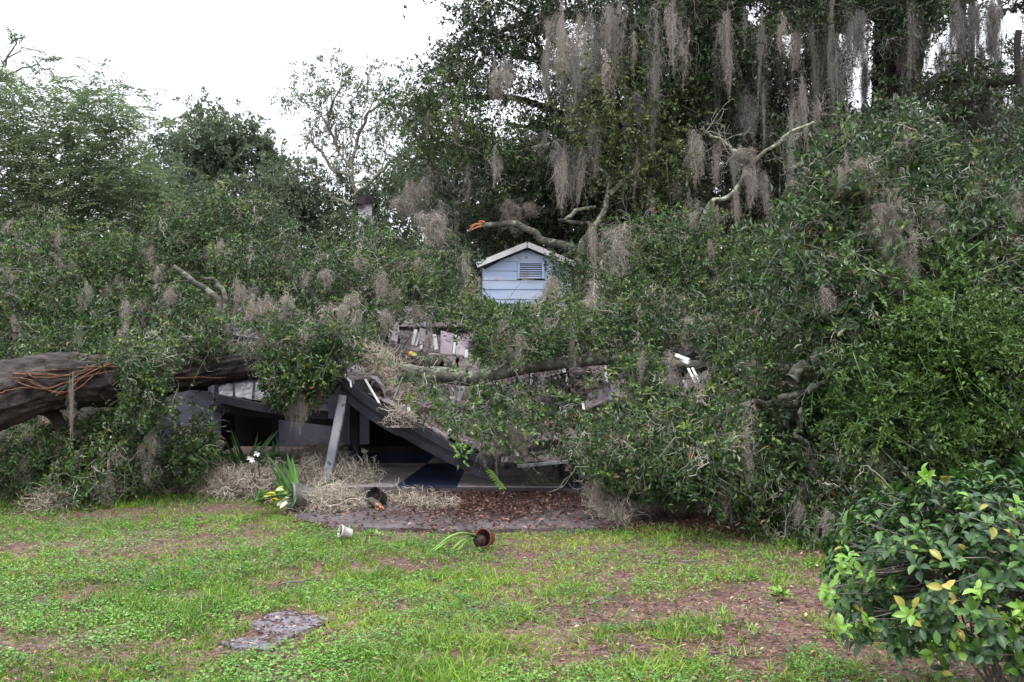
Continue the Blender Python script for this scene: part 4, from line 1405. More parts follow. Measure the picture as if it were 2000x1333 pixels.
sets.append((*poly_clumps([(235, 705), (275, 690), (335, 700), (335, 740), (300, 790), (240, 800), (215, 790)], 11.35, 60, thick=0.5, lump=50, amp=0.3), KO))
sets.append((*poly_clumps([(400, 660), (440, 650), (430, 700), (405, 745), (380, 700)], 12.6, 26, thick=0.4, lump=40, amp=0.2), KO))
sets.append((*poly_clumps([(490, 690), (520, 650), (640, 650), (650, 720), (600, 760), (590, 800), (560, 790), (540, 740)], 12.0, 80, thick=0.5, lump=45, amp=0.3), KO))
sets.append((*poly_clumps([(600, 700), (680, 650), (700, 690), (665, 730), (655, 780), (625, 780)], 12.0, 30, thick=0.5, lump=40, amp=0.25), KO))
# stray leafage above and behind, out of the frame to the left
sets.append((*blob_clumps((-7.6, 13.5, 1.8), (1.6, 2.6, 1.7), 160), dict(KO, scale=None)))
crown(fo, M_OAK, sets)
moss_through(fo, sets, 120)
moss_wisps(fo, sets, 650)
bare_twigs(fo, sets, 80)
hang_px(fo, [(140, 765, 100, 9, 11.1), (502, 590, 50, 26, 12.1), (528, 585, 60, 26, 12.1), (545, 600, 110, 20, 12.0), (562, 575, 70, 22, 12.2), (520, 700, 60, 26, 12.0), (560, 700, 60, 28, 12.0), (545, 735, 70, 24, 12.0),
             (575, 760, 66, 24, 12.0), (568, 745, 74, 18, 12.0), (610, 770, 40, 16, 12), (622, 760, 66, 10, 12), (640, 600, 90, 40, 12.3), (665, 610, 90, 46, 12.4), (690, 600, 70, 30, 12.6), (640, 530, 60, 24, 13.6),
             (740, 540, 60, 26, 14), (700, 500, 50, 26, 15), (780, 570, 60, 30, 14.2), (810, 590, 60, 24, 14), (250, 600, 60, 20, 12.6), (150, 640, 70, 16, 12.4), (165, 560, 60, 16, 13.4), (460, 550, 70, 30, 13.4), (240, 650, 60, 22, 12.4), (420, 470, 60, 30, 14.8),
             (330, 560, 50, 20, 13.6), (30, 620, 60, 16, 12.8), (180, 470, 50, 24, 15), (285, 880, 60, 20, 11.2), (110, 860, 60, 22, 11.4), (60, 900, 60, 26, 11.2), (300, 850, 50, 18, 11.2), (90, 960, 40, 20, 10.9), (920, 560, 60, 20, 13.8), (510, 640, 70, 24, 12.2), (840, 640, 60, 16, 13)])

# ================= B. the crown over the middle and right of the roof
fr_ = thing('fallen_live_oak', 'toppled live oak whose leafy mossy crown covers the right half of the roof', 'fallen tree', (3.2, 11.5, 0))
limb_px(fr_, [(1700, 1000), (1680, 900), (1660, 760), (1560, 720), (1400, 720, 1.2), (1250, 700, 1.8)], 10.8, 24, 9, M_LICH, name='trunk', n=34, sides=14)
limb_px(fr_, [(1545, 745), (1590, 700), (1640, 668), (1700, 640)], 9.5, 15, 7, M_LICH, label='broken lichen-crusted limb')
limb_px(fr_, [(1520, 780), (1580, 765), (1625, 745), (1680, 720)], 9.6, 7, 4, M_LICH)
limb_px(fr_, [(1380, 830), (1440, 800), (1510, 785), (1560, 790)], 10.0, 7, 9, M_LICH)
limb_px(fr_, [(1570, 800), (1560, 840), (1575, 880), (1560, 930)], 9.7, 6, 4, M_LICH)
limb_px(fr_, [(1668, 880), (1665, 840), (1675, 800), (1690, 770)], 9.6, 5, 3, M_LICHP)
limb_px(fr_, [(1200, 870), (1300, 830), (1420, 800), (1500, 780)], 10.6, 9, 15, M_BARK)
limb_px(fr_, [(1480, 640, 1), (1450, 590, 2), (1400, 520, 3), (1330, 480, 3.6)], 12.5, 12, 5, M_BARK)
CR = [(950, 600), (1000, 582), (1100, 600), (1150, 560), (1185, 480), (1250, 440), (1330, 415), (1420, 420), (1500, 490), (1560, 540), (1640, 600), (1700, 640), (1700, 900), (1690, 1000), (1640, 1050), (1560, 1058), (1460, 1040),
      (1410, 1000), (1360, 960), (1280, 985), (1200, 960), (1160, 930), (1140, 900), (1080, 885), (1060, 830), (1010, 850), (960, 850), (930, 865), (880, 855), (820, 830), (780, 790), (790, 760), (850, 745), (900, 752), (1000, 745), (1090, 745), (1200, 730), (1160, 700),
      (1050, 700), (960, 700), (930, 660)]
EX = [[(1135, 810), (1200, 788), (1200, 755), (1150, 760)], [(1305, 745), (1385, 760), (1385, 700), (1330, 680), (1300, 690)], [(1190, 800), (1235, 775), (1225, 735), (1190, 745)], [(1040, 800), (1075, 790), (1075, 735), (1040, 740)], [(860, 790), (915, 790), (915, 740), (860, 740)]]
sets = []
Ycr = lambda x, y: np.interp(y, [420, 600, 700, 800, 900, 1050], [16.5, 13.8, 12.4, 11.0, 10.3, 10.0]) - 0.4 * (x > 1300) * (y > 700)
sets.append((*poly_clumps(CR, Ycr, 1250, excl=EX, thick=1.4, lump=80, amp=0.95, gap=0.24, gapscale=0.022, hollows=44), dict(KO, L=0.070, W=0.031, nl=11)))
# sparse sprays hanging in front of the right of the gable
sets.append((*poly_clumps([(1060, 505), (1140, 500), (1190, 520), (1190, 600), (1070, 600), (1055, 560)], 17.5, 34, thick=0.6, lump=40, amp=0.4), dict(KO, rad=0.2)))
sets.append((*poly_clumps([(930, 640), (1100, 640), (1180, 700), (1000, 712), (930, 700)], 13.3, 80, thick=0.6, lump=50, amp=0.3), KO))
crown(fr_, M_OAK, sets)
moss_through(fr_, sets, 110)
moss_wisps(fr_, sets, 480)
bare_twigs(fr_, sets, 120)
hang_px(fr_, [(1075, 560, 62, 26, 15), (1068, 580, 44, 20, 14.6), (1165, 570, 80, 28, 13.6), (1150, 610, 90, 24, 13.2), (1140, 650, 60, 18, 13), (1190, 460, 90, 34, 15.2), (1215, 470, 70, 30, 15.4), (1250, 475, 60, 34, 15.4), (1300, 590, 40, 34, 13.6),
              (1285, 590, 30, 30, 13.7), (965, 830, 50, 34, 11.3), (1000, 835, 55, 40, 11.2), (985, 850, 50, 30, 11.2), (950, 820, 60, 20, 11.4), (1240, 830, 70, 60, 10.4), (1290, 850, 70, 46, 10.3), (1260, 870, 90, 50, 10.2),
              (1320, 830, 60, 40, 10.5), (1250, 900, 60, 36, 10.1), (1170, 900, 100, 40, 10.6), (1180, 940, 80, 30, 10.4), (1410, 890, 100, 34, 9.8), (1430, 880, 110, 40, 9.8), (1480, 870, 100, 34, 9.9), (1580, 880, 90, 22, 9.7), (1600, 500, 130, 14, 10.4), (1690, 560, 70, 28, 9.9),
              (1700, 600, 60, 24, 9.9), (1530, 800, 40, 30, 10.1), (1380, 740, 40, 40, 11.3), (1430, 730, 40, 50, 11.2), (1130, 850, 50, 24, 11.2), (1660, 840, 60, 20, 9.8), (1010, 790, 40, 40, 12)])

# ================= C. broad-leaved bush at the right edge
rb = thing('broadleaf_tree', 'broad-leaved evergreen with heavy moss tufts at the right edge of the photo', 'tree', (4.6, 10.2, 0))
limb_px(rb, [(1850, 1030), (1840, 850), (1810, 650), (1780, 450), (1760, 330)], 10.6, 22, 6, M_LICH, name='trunk')
limb_px(rb, [(1810, 650), (1880, 560), (1960, 470), (2060, 400)], 10.6, 12, 4, M_LICH)
limb_px(rb, [(1785, 500), (1700, 420), (1640, 360), (1600, 330)], 10.8, 10, 3, M_LICH)
limb_px(rb, [(1815, 500), (1830, 470), (1870, 448)], 9.9, 6, 2, M_LICHP)
BU = [(1560, 400), (1600, 320), (1660, 260), (1720, 225), (1790, 230), (1830, 280), (1880, 350), (1950, 385), (2080, 390), (2080, 980), (1900, 960), (1760, 960), (1700, 900), (1660, 740), (1600, 640), (1530, 560), (1520, 480)]
EXB = [[(1720, 720), (1850, 630), (1900, 680), (1900, 780), (1840, 820), (1740, 800)]]
sets = [(*poly_clumps(BU, lambda x, y: np.interp(y, [230, 400, 600, 960], [11.8, 10.7, 10.0, 10.0]), 620, excl=EXB, thick=1.3, lump=80, amp=0.9, gap=0.2, gapscale=0.02, hollows=20), dict(KO, L=0.095, W=0.036, nl=9, ns=12)),
        (*blob_clumps((6.4, 11.5, 2.6), (1.4, 2.0, 2.2), 110), dict(KO, L=0.1, W=0.04, nl=9))]
crown(rb, M_BAY, sets)
moss_through(rb, sets, 40)
moss_wisps(rb, sets, 260)
bare_twigs(rb, sets, 80)
hang_px(rb, [(1665, 330, 50, 34, 10), (1690, 320, 60, 34, 10), (1675, 340, 44, 40, 9.9), (1705, 395, 70, 30, 9.8), (1730, 370, 110, 24, 9.9), (1745, 410, 150, 34, 9.7), (1720, 415, 60, 46, 9.7), (1700, 440, 60, 36, 9.7), (1735, 480, 90, 44, 9.6),
             (1745, 520, 90, 34, 9.6), (1550, 360, 40, 18, 10.8), (1650, 430, 40, 24, 9.9), (1690, 900, 100, 26, 9.2), (1710, 880, 110, 30, 9.1), (1725, 900, 80, 24, 9.1), (1740, 870, 70, 20, 9.2)])

# ================= D. bright green leafy sprouts
gb = thing('leafy_shrub', 'bright yellow-green leafy shrub growing within the darker foliage at right', 'shrub', (4.2, 9.3, 0))
T = Tubes()
tips = []
for k in range(7):
    grow(T, G(1800 + k * 12, 1015), (R.normal(0, 0.25), R.normal(-0.05, 0.15), 1), 0.75, 0.016, 3, tips, spread=0.45, kids=2, up=0.1)
T.build('stem', M_STRAP, gb)
for pix in ([(1860, 700), (1850, 640), (1860, 600), (1845, 570)], [(1860, 700), (1800, 680), (1760, 690)], [(1860, 700), (1900, 650), (1920, 600)], [(1750, 800), (1790, 740), (1830, 700)]):
    limb_px(gb, pix, 9.1, 2.6, 1.2, M_STRAPL, name='stem', n=12, sides=6)
sets = [(*poly_clumps([(1640, 720), (1690, 660), (1740, 650), (1780, 610), (1850, 565), (1915, 575), (1960, 660), (1965, 780), (1930, 860), (1860, 890), (1760, 890), (1670, 850), (1630, 770)], 9.45, 210, thick=0.9, lump=60, amp=0.7, gap=0.33, gapscale=0.03), dict(KO, L=0.05, W=0.025, rad=0.26)),
        (*poly_clumps([(1600, 700), (1700, 600), (1860, 520), (1960, 560), (2000, 700), (2000, 860), (1880, 940), (1700, 900), (1600, 820)], 9.6, 60, thick=0.9, lump=60, amp=0.7, gap=0.45, gapscale=0.03), dict(KO, L=0.05, W=0.025, rad=0.26))]
crown(gb, M_BRIGHT, sets, M_STRAP)

# ================= E. the standing oak behind the house, centre
so = thing('mossy_live_oak', 'tall live oak behind the house, moss veils hanging from its high left boughs', 'tree', P(1480, 750, 23) * (1, 1, 0))
limb(so, [P(1480, 760, 23) * (1, 1, 0), P(1490, 500, 23), P(1470, 300, 23), P(1440, 120, 22.5), P(1420, -120, 22)], 0.55, 0.25, M_BARK, name='trunk', n=26, sides=16)
for pix, Y, a, b, m in [([(1470, 300), (1380, 180), (1250, 60), (1100, 30), (980, 60)], 21.5, 20, 5, M_BARK), ([(1480, 330), (1330, 250), (1180, 210), (1080, 130), (1000, 110)], 21, 18, 4, M_BARK),
                        ([(1130, 240), (1060, 210), (990, 190), (930, 192), (870, 186)], 21, 8, 3, M_BARK), ([(1440, 420), (1300, 330), (1200, 290), (1100, 280), (970, 300)], 20, 14, 4, M_LICH),
                        ([(1280, 300), (1160, 262), (1090, 230)], 19.5, 9, 4, M_BARK), ([(1100, 275), (1060, 288), (1000, 300), (950, 320)], 19, 6, 3, M_LICHP),
                        ([(1440, 100), (1350, 0), (1250, -60)], 22, 18, 8, M_BARK), ([(1110, 110), (1060, 60), (1010, 20), (950, -10)], 21, 5, 2, M_BARK), ([(1070, 120), (1040, 80), (1000, 60)], 21, 4, 2, M_BARK)]:
    limb_px(so, pix, Y, a, b, m)
C1 = [(905, -30), (900, 40), (885, 75), (895, 110), (860, 128), (845, 165), (860, 185), (950, 175), (1000, 200), (1010, 250), (985, 300), (960, 330), (930, 380), (960, 430), (1010, 445), (1200, 470), (1380, 440), (1400, 330), (1500, 340), (1580, 320), (1700, 240), (1690, -30)]
C1S = [(905, -30), (900, 40), (880, 75), (895, 110), (850, 130), (840, 170), (860, 190), (1000, 200), (1100, 180), (1100, -30)]
KF = dict(rad=0.42, ns=12, nl=10, L=0.092, W=0.044, spray=0.36, cut=CUTS)
sets = [(*poly_clumps(C1, lambda x, y: np.interp(x, [900, 1100, 1700], [20.5, 20, 18.5]) + 0 * y, 1000, excl=[[(905, -30), (905, 215), (985, 215), (1090, 110), (1090, -30)]], thick=3.2, lump=95, amp=1.3, gap=0.36, gapscale=0.014), KF),
        (*poly_clumps(C1S, 20.5, 170, thick=2.0, lump=60, amp=0.9, gap=0.30, gapscale=0.02), dict(KF, rad=0.30, ns=10)),
        (*poly_clumps([(800, 215), (850, 190), (880, 200), (860, 240), (870, 270), (900, 250), (960, 260), (990, 300), (940, 330), (860, 310), (790, 270)], 20.0, 45, thick=1.5, lump=40, amp=0.6, gap=0.3, gapscale=0.03), dict(KF, rad=0.26, ns=9)),
        (*blob_clumps((4.2, 21.0, 13.0), (6.0, 4.0, 3.6), 260), dict(KF, scale=np.full(260, 2.0)))]  # last set: unseen top of the crown, added to shade what stands below
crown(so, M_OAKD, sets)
ITEMS = []
for (x0, x1, y0, y1, l0, l1, n) in [(1040, 1200, 20, 110, 90, 170, 14), (1200, 1600, 0, 260, 60, 180, 16), (960, 1400, 240, 420, 40, 90, 12), (1060, 1160, 30, 130, 70, 130, 16), (965, 1010, 100, 170, 50, 90, 5), (1050, 1130, 270, 320, 80, 120, 9), (1130, 1180, 240, 300, 60, 110, 6), (1190, 1340, 0, 120, 100, 180, 22), (1340, 1560, 0, 240, 80, 180, 16), (1200, 1280, 290, 370, 60, 100, 3), (1220, 1420, 180, 330, 60, 130, 8), (1400, 1620, 250, 400, 60, 120, 12), (1540, 1680, 0, 200, 120, 260, 20)]:
    for _ in range(n):
        ITEMS.append((R.uniform(x0, x1), R.uniform(y0, y1), R.uniform(l0, l1), R.uniform(14, 30), R.uniform(17.0, 19.2)))
hang_px(so, ITEMS[::2], dark=False, copies=1)
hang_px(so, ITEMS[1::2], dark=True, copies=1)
moss_wisps(so, sets[:2], 520, per=6, w=0.014, lmin=0.3, lmax=0.9)

# yellowish tree in the middle of it
yt = thing('yellow_green_tree', 'yellow-green leaved tree behind the roof, between moss veils', 'tree', P(1240, 780, 19) * (1, 1, 0))
limb(yt, [P(1240, 780, 19) * (1, 1, 0), P(1235, 500, 19), P(1245, 300, 19), P(1235, 180, 19)], 0.16, 0.05, M_BARK, name='trunk')
for pix in ([(1240, 400), (1180, 330), (1150, 250)], [(1242, 350), (1300, 260), (1330, 200)], [(1238, 450), (1180, 440), (1090, 430)]):
    limb_px(yt, pix, 18.8, 7, 3, M_LICH)
sets = [(*poly_clumps([(1130, 210), (1180, 150), (1230, 128), (1290, 140), (1330, 190), (1320, 260), (1260, 300), (1200, 290), (1150, 270)], 18.2, 85, thick=2.0, lump=40, amp=1.1, gap=0.47, gapscale=0.03), dict(KF, L=0.075, rad=0.5)),
        (*poly_clumps([(1210, 280), (1330, 270), (1350, 340), (1270, 400), (1200, 360)], 17.9, 40, thick=1.6, lump=45, amp=0.8, gap=0.4, gapscale=0.03), dict(KF, L=0.075, rad=0.5))]
crown(yt, M_OLIVE, sets)

# dark undergrowth between house and oaks
ub = thing('understorey_tree', 'dark green understorey tree right behind the house gable', 'tree', P(1100, 780, 20.5) * (1, 1, 0))
limb(ub, [P(1100, 780, 20.8) * (1, 1, 0), P(1110, 560, 20.8), P(1090, 430, 20.8), P(1100, 340, 20.8)], 0.14, 0.05, M_BARK, name='trunk')
sets = [(*poly_clumps([(860, 500), (870, 420), (930, 390), (1000, 380), (1060, 340), (1150, 380), (1260, 400), (1400, 420), (1440, 520), (1330, 560), (1150, 520), (1110, 505), (1030, 472), (940, 515), (900, 540)], 21.0, 330, thick=1.6, lump=80, amp=0.8), dict(KF, L=0.08))]
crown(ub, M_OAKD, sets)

# standing lichen trunks
def snag(label, pix, Y, r0, r1, m=M_LICHP, name='leaning_limb', cat='tree', kids=True):
    # the foot goes down to the ground behind the foliage
    first = P(pix[0][0], pix[0][1], Y)
    root = thing(name, label, cat, (first[0], first[1] + 0.2, 0))
    c = [(first[0] - 0.05, Y + 0.3, 0.0), (first[0], Y + 0.15, first[2] * 0.55)] + [P(q[0], q[1], Y) for q in pix]
    pts = limb(root, c, r0 * Y / FPX, r1 * Y / FPX, m, name='trunk', n=40)
    return root, pts


s1, _ = snag('pale lichened trunk leaning up to the right just behind the gable', [(1135, 500), (1150, 455), (1180, 400), (1190, 350), (1170, 330)], 17.6, 8, 4)
limb_px(s1, [(1190, 380), (1225, 350), (1250, 325), (1270, 310)], 17.6, 5, 3, M_LICHP)
limb_px(s1, [(1105, 430), (1140, 410), (1160, 405)], 17.6, 4, 3, M_LICHP)
s2, _ = snag('slender lichened limb forking in an arc before the dark woods', [(1370, 425), (1415, 390), (1450, 345), (1465, 320)], 15.5, 4.5, 4.5)
limb_px(s2, [(1465, 322), (1440, 300), (1410, 275), (1378, 258)], 15.5, 4.0, 2.5, M_LICHP)
limb_px(s2, [(1465, 322), (1500, 290), (1550, 255), (1590, 240)], 15.5, 4.0, 2.5, M_LICHP)
T = Tubes()
tp_ = []
for (x, y) in ((1378, 258), (1410, 275), (1590, 240), (1520, 275), (1440, 300)):
    for _ in range(3):
        grow(T, P(x, y, 15.5), R.normal(0, 1, 3), 0.35, 0.008, 2, tp_, kids=2)
T.build('twig', M_PTWIG, s2, kind='stuff')
hang_px(s2, [(1460, 300, 40, 30, 15.4), (1462, 330, 60, 22, 15.4), (1395, 400, 60, 12, 15.4), (1450, 300, 30, 26, 15.5), (1440, 380, 90, 14, 15.4)], dark=False)

# broken limb with orange torn end above the gable
bl = thing('broken_bough', 'broken dark bough with torn orange end jutting above the gable', 'branch', P(1060, 470, 17.9))
limb_px(bl, [(1150, 500), (1110, 482), (1060, 470), (1040, 452), (1000, 437), (960, 440), (935, 441)], 17.9, 9, 5, M_LICH, name='bough', n=30, sides=12, wob=0.02)
for (a, b, c) in [((940, 438), (926, 440), (911, 456)), ((940, 442), (928, 446), (915, 453)), ((946, 435), (940, 432), (934, 433)), ((941, 437), (928, 438), (916, 443))]:
    T = Tubes()
    T.add([P(*a, 17.85), P(*b, 17.8), P(*c, 17.85)], [0.022, 0.014, 0.003], 6, 0.3)
    T.build('torn_splinter', M_TORN, bl)
hang_px(bl, [(1020, 405, 40, 40, 18.2), (985, 400, 46, 30, 18.2)])

# ================= F. big oaks at the right
bo = thing('big_oak', 'massive dark oak trunk at upper right with orange torn scar', 'tree', P(1745, 780, 19) * (1, 1, 0))
o_, _ = furrowed_trunk('trunk', [P(1745, 780, 19) * (1, 1, 0), P(1745, 500, 19), P(1742, 200, 19), P(1745, 80, 19), P(1750, -150, 19)], [0.42, 0.36, 0.33, 0.34, 0.36], M_FURROW, bo, n=120, sides=40)
limb_px(bo, [(1750, 230), (1790, 190), (1850, 150), (1910, 165), (2010, 150), (2120, 120)], 17.4, 12, 10, M_BARK, n=30, sides=12)
limb_px(bo, [(1880, 160), (1882, 90), (1880, 20), (1885, -60)], 18.3, 8, 7, M_BARK)
limb_px(bo, [(1760, 210), (1790, 90), (1800, 0), (1810, -80)], 18.6, 20, 16, M_BARK)
limb_px(bo, [(1745, 60), (1680, 0), (1600, -60)], 18.6, 14, 9, M_BARK)
limb_px(bo, [(1790, 190), (1820, 240), (1850, 300)], 18.0, 7, 3, M_BARK)
for (a, b, c) in [((1725, 92), (1738, 88), (1748, 92)), ((1728, 88), (1735, 96), (1746, 104)), ((1750, 118), (1752, 128), (1757, 134))]:
    T = Tubes()
    T.add([P(*a, 18.60), P(*b, 18.58), P(*c, 18.60)], [0.03, 0.05, 0.015], 6, 0.2)
    T.build('torn_splinter', M_TORN, bo)
C2 = [(1640, -30), (2090, -30), (2090, 420), (1900, 400), (1850, 330), (1800, 300), (1760, 250), (1700, 250), (1640, 240)]
sets = [(*poly_clumps(C2, 18.8, 230, thick=2.6, lump=70, amp=0.9, gap=0.52, gapscale=0.016), dict(KF, L=0.095, W=0.045, rad=0.33, ns=11)),
        (*poly_clumps([(1830, 210), (2090, 190), (2090, 420), (1900, 410), (1840, 300)], 19.5, 150, thick=1.8, lump=70, amp=0.9), dict(KF, L=0.095, W=0.045)),
        (*poly_clumps([(1780, 120), (1860, 90), (2020, 100), (2040, 200), (1900, 215), (1800, 240)], 17.1, 42, thick=0.6, lump=50, amp=0.3, gap=0.35, gapscale=0.03), dict(KF, L=0.09, W=0.042, rad=0.25, cut=None, ns=9)),
        (*poly_clumps([(1690, -30), (1830, -30), (1800, 130), (1790, 60), (1740, 50)], 18.0, 40, thick=0.8, lump=50, amp=0.4), dict(KF, L=0.09, W=0.042, rad=0.3)),
        (*blob_clumps((9.0, 19.5, 12.5), (5.0, 3.6, 3.4), 230), dict(KF, scale=np.full(230, 2.0)))]  # last set: crown top out of view, added for its shade
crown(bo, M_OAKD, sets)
moss_wisps(bo, sets[:2], 260, per=10, w=0.011, lmin=0.3, lmax=0.8, mat=M_MOSSD)
IT = []
for (x0, x1, y0, y1, l0, l1, n) in [(1770, 1840, 0, 60, 80, 190, 7), (1850, 2000, 0, 150, 80, 160, 12), (1880, 2000, 120, 250, 60, 140, 10), (1830, 1880, 100, 220, 60, 140, 6), (1620, 1700, 0, 120, 100, 200, 7)]:
    for _ in range(n):
        IT.append((R.uniform(x0, x1), R.uniform(y0, y1), R.uniform(l0, l1), R.uniform(14, 30), R.uniform(17.4, 18.6)))
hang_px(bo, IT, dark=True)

wo = thing('slender_dark_oak', 'moss-draped dark oak trunk standing left of the massive trunk', 'tree', P(1590, 780, 21) * (1, 1, 0))
limb(wo, [P(1590, 780, 21) * (1, 1, 0), P(1600, 500, 21), P(1610, 200, 21), P(1620, -100, 21)], 0.30, 0.22, M_BARK, name='trunk', n=24, sides=14)
limb_px(wo, [(1560, 260), (1580, 240), (1620, 235)], 20.6, 8, 6, M_BARK)
sets = [(*poly_clumps([(1350, -30), (1640, -30), (1640, 100), (1650, 330), (1620, 420), (1480, 440), (1400, 420), (1350, 250)], 21.5, 330, thick=2.2, lump=80, amp=1.0), dict(KF, L=0.10, W=0.05))]
crown(wo, M_OAKD, sets)
moss_wisps(wo, sets, 260, per=10, w=0.012, lmin=0.3, lmax=0.9)


eo = thing('edge_oak', 'dark moss-hung oak stem at the far right edge', 'tree', P(1900, 780, 17) * (1, 1, 0))
limb(eo, [P(1905, 780, 17) * (1, 1, 0), P(1890, 500, 17), P(1870, 330, 17), P(1855, 230, 17.5)], 0.24, 0.15, M_BARK, name='trunk', n=24, sides=14)
limb_px(eo, [(1990, 60), (1985, 200), (1975, 320), (1960, 500)], 16.5, 6, 12, M_BARK)
sets = [(*poly_clumps([(1850, 320), (2090, 300), (2090, 470), (1880, 440)], 14.6, 120, thick=2.0, lump=70, amp=0.8), dict(KF, L=0.09, W=0.042))]
crown(eo, M_OAKD, sets)

# ================= G. background at the left
ft = thing('feathery_tree', 'light green feathery-leaved tree filling the upper left corner', 'tree', P(60, 780, 19) * (1, 1, 0))
limb(ft, [P(60, 790, 19) * (1, 1, 0), P(70, 560, 19), P(80, 400, 19), P(60, 320, 19)], 0.16, 0.04, M_BARK, name='trunk')
T = Tubes()
for pix in ([(80, 420), (150, 330), (220, 250), (240, 200)], [(80, 420), (180, 380), (260, 300)], [(60, 300), (100, 250), (130, 200)], [(75, 340), (20, 230), (-10, 150)], [(-60, 300), (0, 160), (40, 90), (90, 110)], [(0, 160), (60, 130), (110, 140)], [(10, 130), (25, 90), (30, 65)]):
    c = [P(a, b, 18.3) for a, b in pix]
    T2 = smooth_path(c, 14, 0.08)
    T.add(T2, np.linspace(0.022, 0.006, 14), 6)
T.build('limb', M_TWIG, ft, kind='stuff')


def frond_sets(parent, mat, start, dirs, length, n_leaf=30, L=0.07, W=0.028):
    """pinnate fronds: paired leaflets along an arching stem"""
    m = len(start)
    t = np.tile(np.linspace(0.15, 1, n_leaf), m)
    side = np.tile(np.where(np.arange(n_leaf) % 2, 1.0, -1.0), m)
    O, D = np.repeat(start, n_leaf, 0), np.repeat(nrm(dirs), n_leaf, 0)
    S = np.repeat(length, n_leaf)
    pos = O + D * (S * t)[:, None] - np.array((0, 0, 1.0)) * (S * 0.35 * t * t)[:, None]
    sd = nrm(np.cross(D, np.array((0, 0, 1.0)))) * side[:, None]
    ax = nrm(sd + D * 0.35 + R.normal(0, 0.15, sd.shape) + np.array((0, 0, -0.15)))
    nor = np.array((0, 0, 1.0)) + R.normal(0, 0.3, sd.shape)
    tt = np.clip(0.5 + R.normal(0, 0.2, m).repeat(n_leaf) + R.normal(0, 0.1, m * n_leaf), 0, 1)
    lv = scatter(LEAF, pos, ax, nor, np.full(m * n_leaf, L) * R.uniform(0.8, 1.2, m * n_leaf), np.full(m * n_leaf, W), tt)
    return lv


FT = [(-40, 170), (0, 160), (60, 185), (110, 225), (160, 205), (200, 190), (245, 205), (262, 250), (245, 290), (280, 330), (320, 380), (330, 440), (280, 465), (-40, 480)]
c, o = poly_clumps(FT, 18.5, 520, thick=2.6, lump=85, amp=1.0, gap=0.22, gapscale=0.014)
c = np.repeat(c, 8, 0) + R.normal(0, 0.30, (520 * 8, 3))[:len(c) * 8]
o = np.repeat(o, 8, 0)
lv = [frond_sets(ft, M_FEATH, c, nrm(o * 0.8 + R.normal(0, 0.6, o.shape) + (0, 0, 0.1)), R.uniform(0.3, 0.6, len(c)), 16, 0.085, 0.034)]
fr2 = []
for (x, y, dx, dz, n) in [(22, 95, -0.1, 1, 3), (28, 95, 0.1, 1, 3), (50, 105, 1, 0.2, 3), (85, 120, 1, 0.5, 4), (90, 140, 0.8, -0.5, 4), (110, 150, 1, 0, 3), (40, 120, 1, -0.3, 2), (10, 160, 1, -0.1, 3), (130, 175, 1, -0.4, 3), (230, 185, 0.6, 0.5, 3), (245, 210, 1, -0.3, 3), (60, 110, 0.4, -0.8, 2), (75, 130, 0.9, 0.9, 3), (150, 200, 0.5, 0.4, 3), (255, 250, 1, 0.1, 3), (200, 195, -0.5, 0.4, 3)]:
    for _ in range(n):
        fr2.append((P(x + R.normal(0, 6), y + R.normal(0, 6), 18.2), (dx + R.normal(0, 0.2), R.normal(0, 0.3), dz + R.normal(0, 0.2))))
lv.append(frond_sets(ft, M_FEATH, np.array([a for a, b in fr2]), np.array([b for a, b in fr2], float), R.uniform(0.3, 0.5, len(fr2)), 16, 0.085, 0.034))
v, f, t = merge(lv)
cr = link('crown', mesh_np('crown', v, f, M_FEATH, t), ft)
cr['kind'] = 'stuff'

vt = thing('vine_covered_tree', 'dark blue-green tree with an arched gap in its crown against the sky', 'tree', P(430, 780, 27) * (1, 1, 0))
limb(vt, [P(430, 790, 27) * (1, 1, 0), P(430, 420, 27), P(425, 330, 27), P(415, 270, 27)], 0.28, 0.08, M_BARK, name='trunk')
limb_px(vt, [(428, 350), (470, 300), (510, 280), (540, 310)], 27, 8, 4, M_BARK)
KB = dict(rad=0.5, ns=12, nl=11, L=0.13, W=0.065, spray=0.42)
sets = [(*poly_clumps([(350, 270), (385, 232), (430, 236), (445, 270), (440, 300), (455, 340), (380, 350), (330, 330), (345, 295)], 26.5, 85, thick=1.8, lump=45, amp=0.8), KB),
        (*poly_clumps([(440, 280), (480, 255), (510, 262), (530, 290), (548, 320), (560, 360), (520, 360), (505, 330), (492, 300), (470, 330), (450, 350)], 26.5, 50, thick=1.4, lump=40, amp=0.6), dict(KB, rad=0.36)),
        (*poly_clumps([(290, 280), (345, 262), (350, 290), (300, 310)], 26.5, 8, thick=1, lump=40, amp=0.5), dict(KB, rad=0.3, ns=7))]
crown(vt, M_FAR, sets)

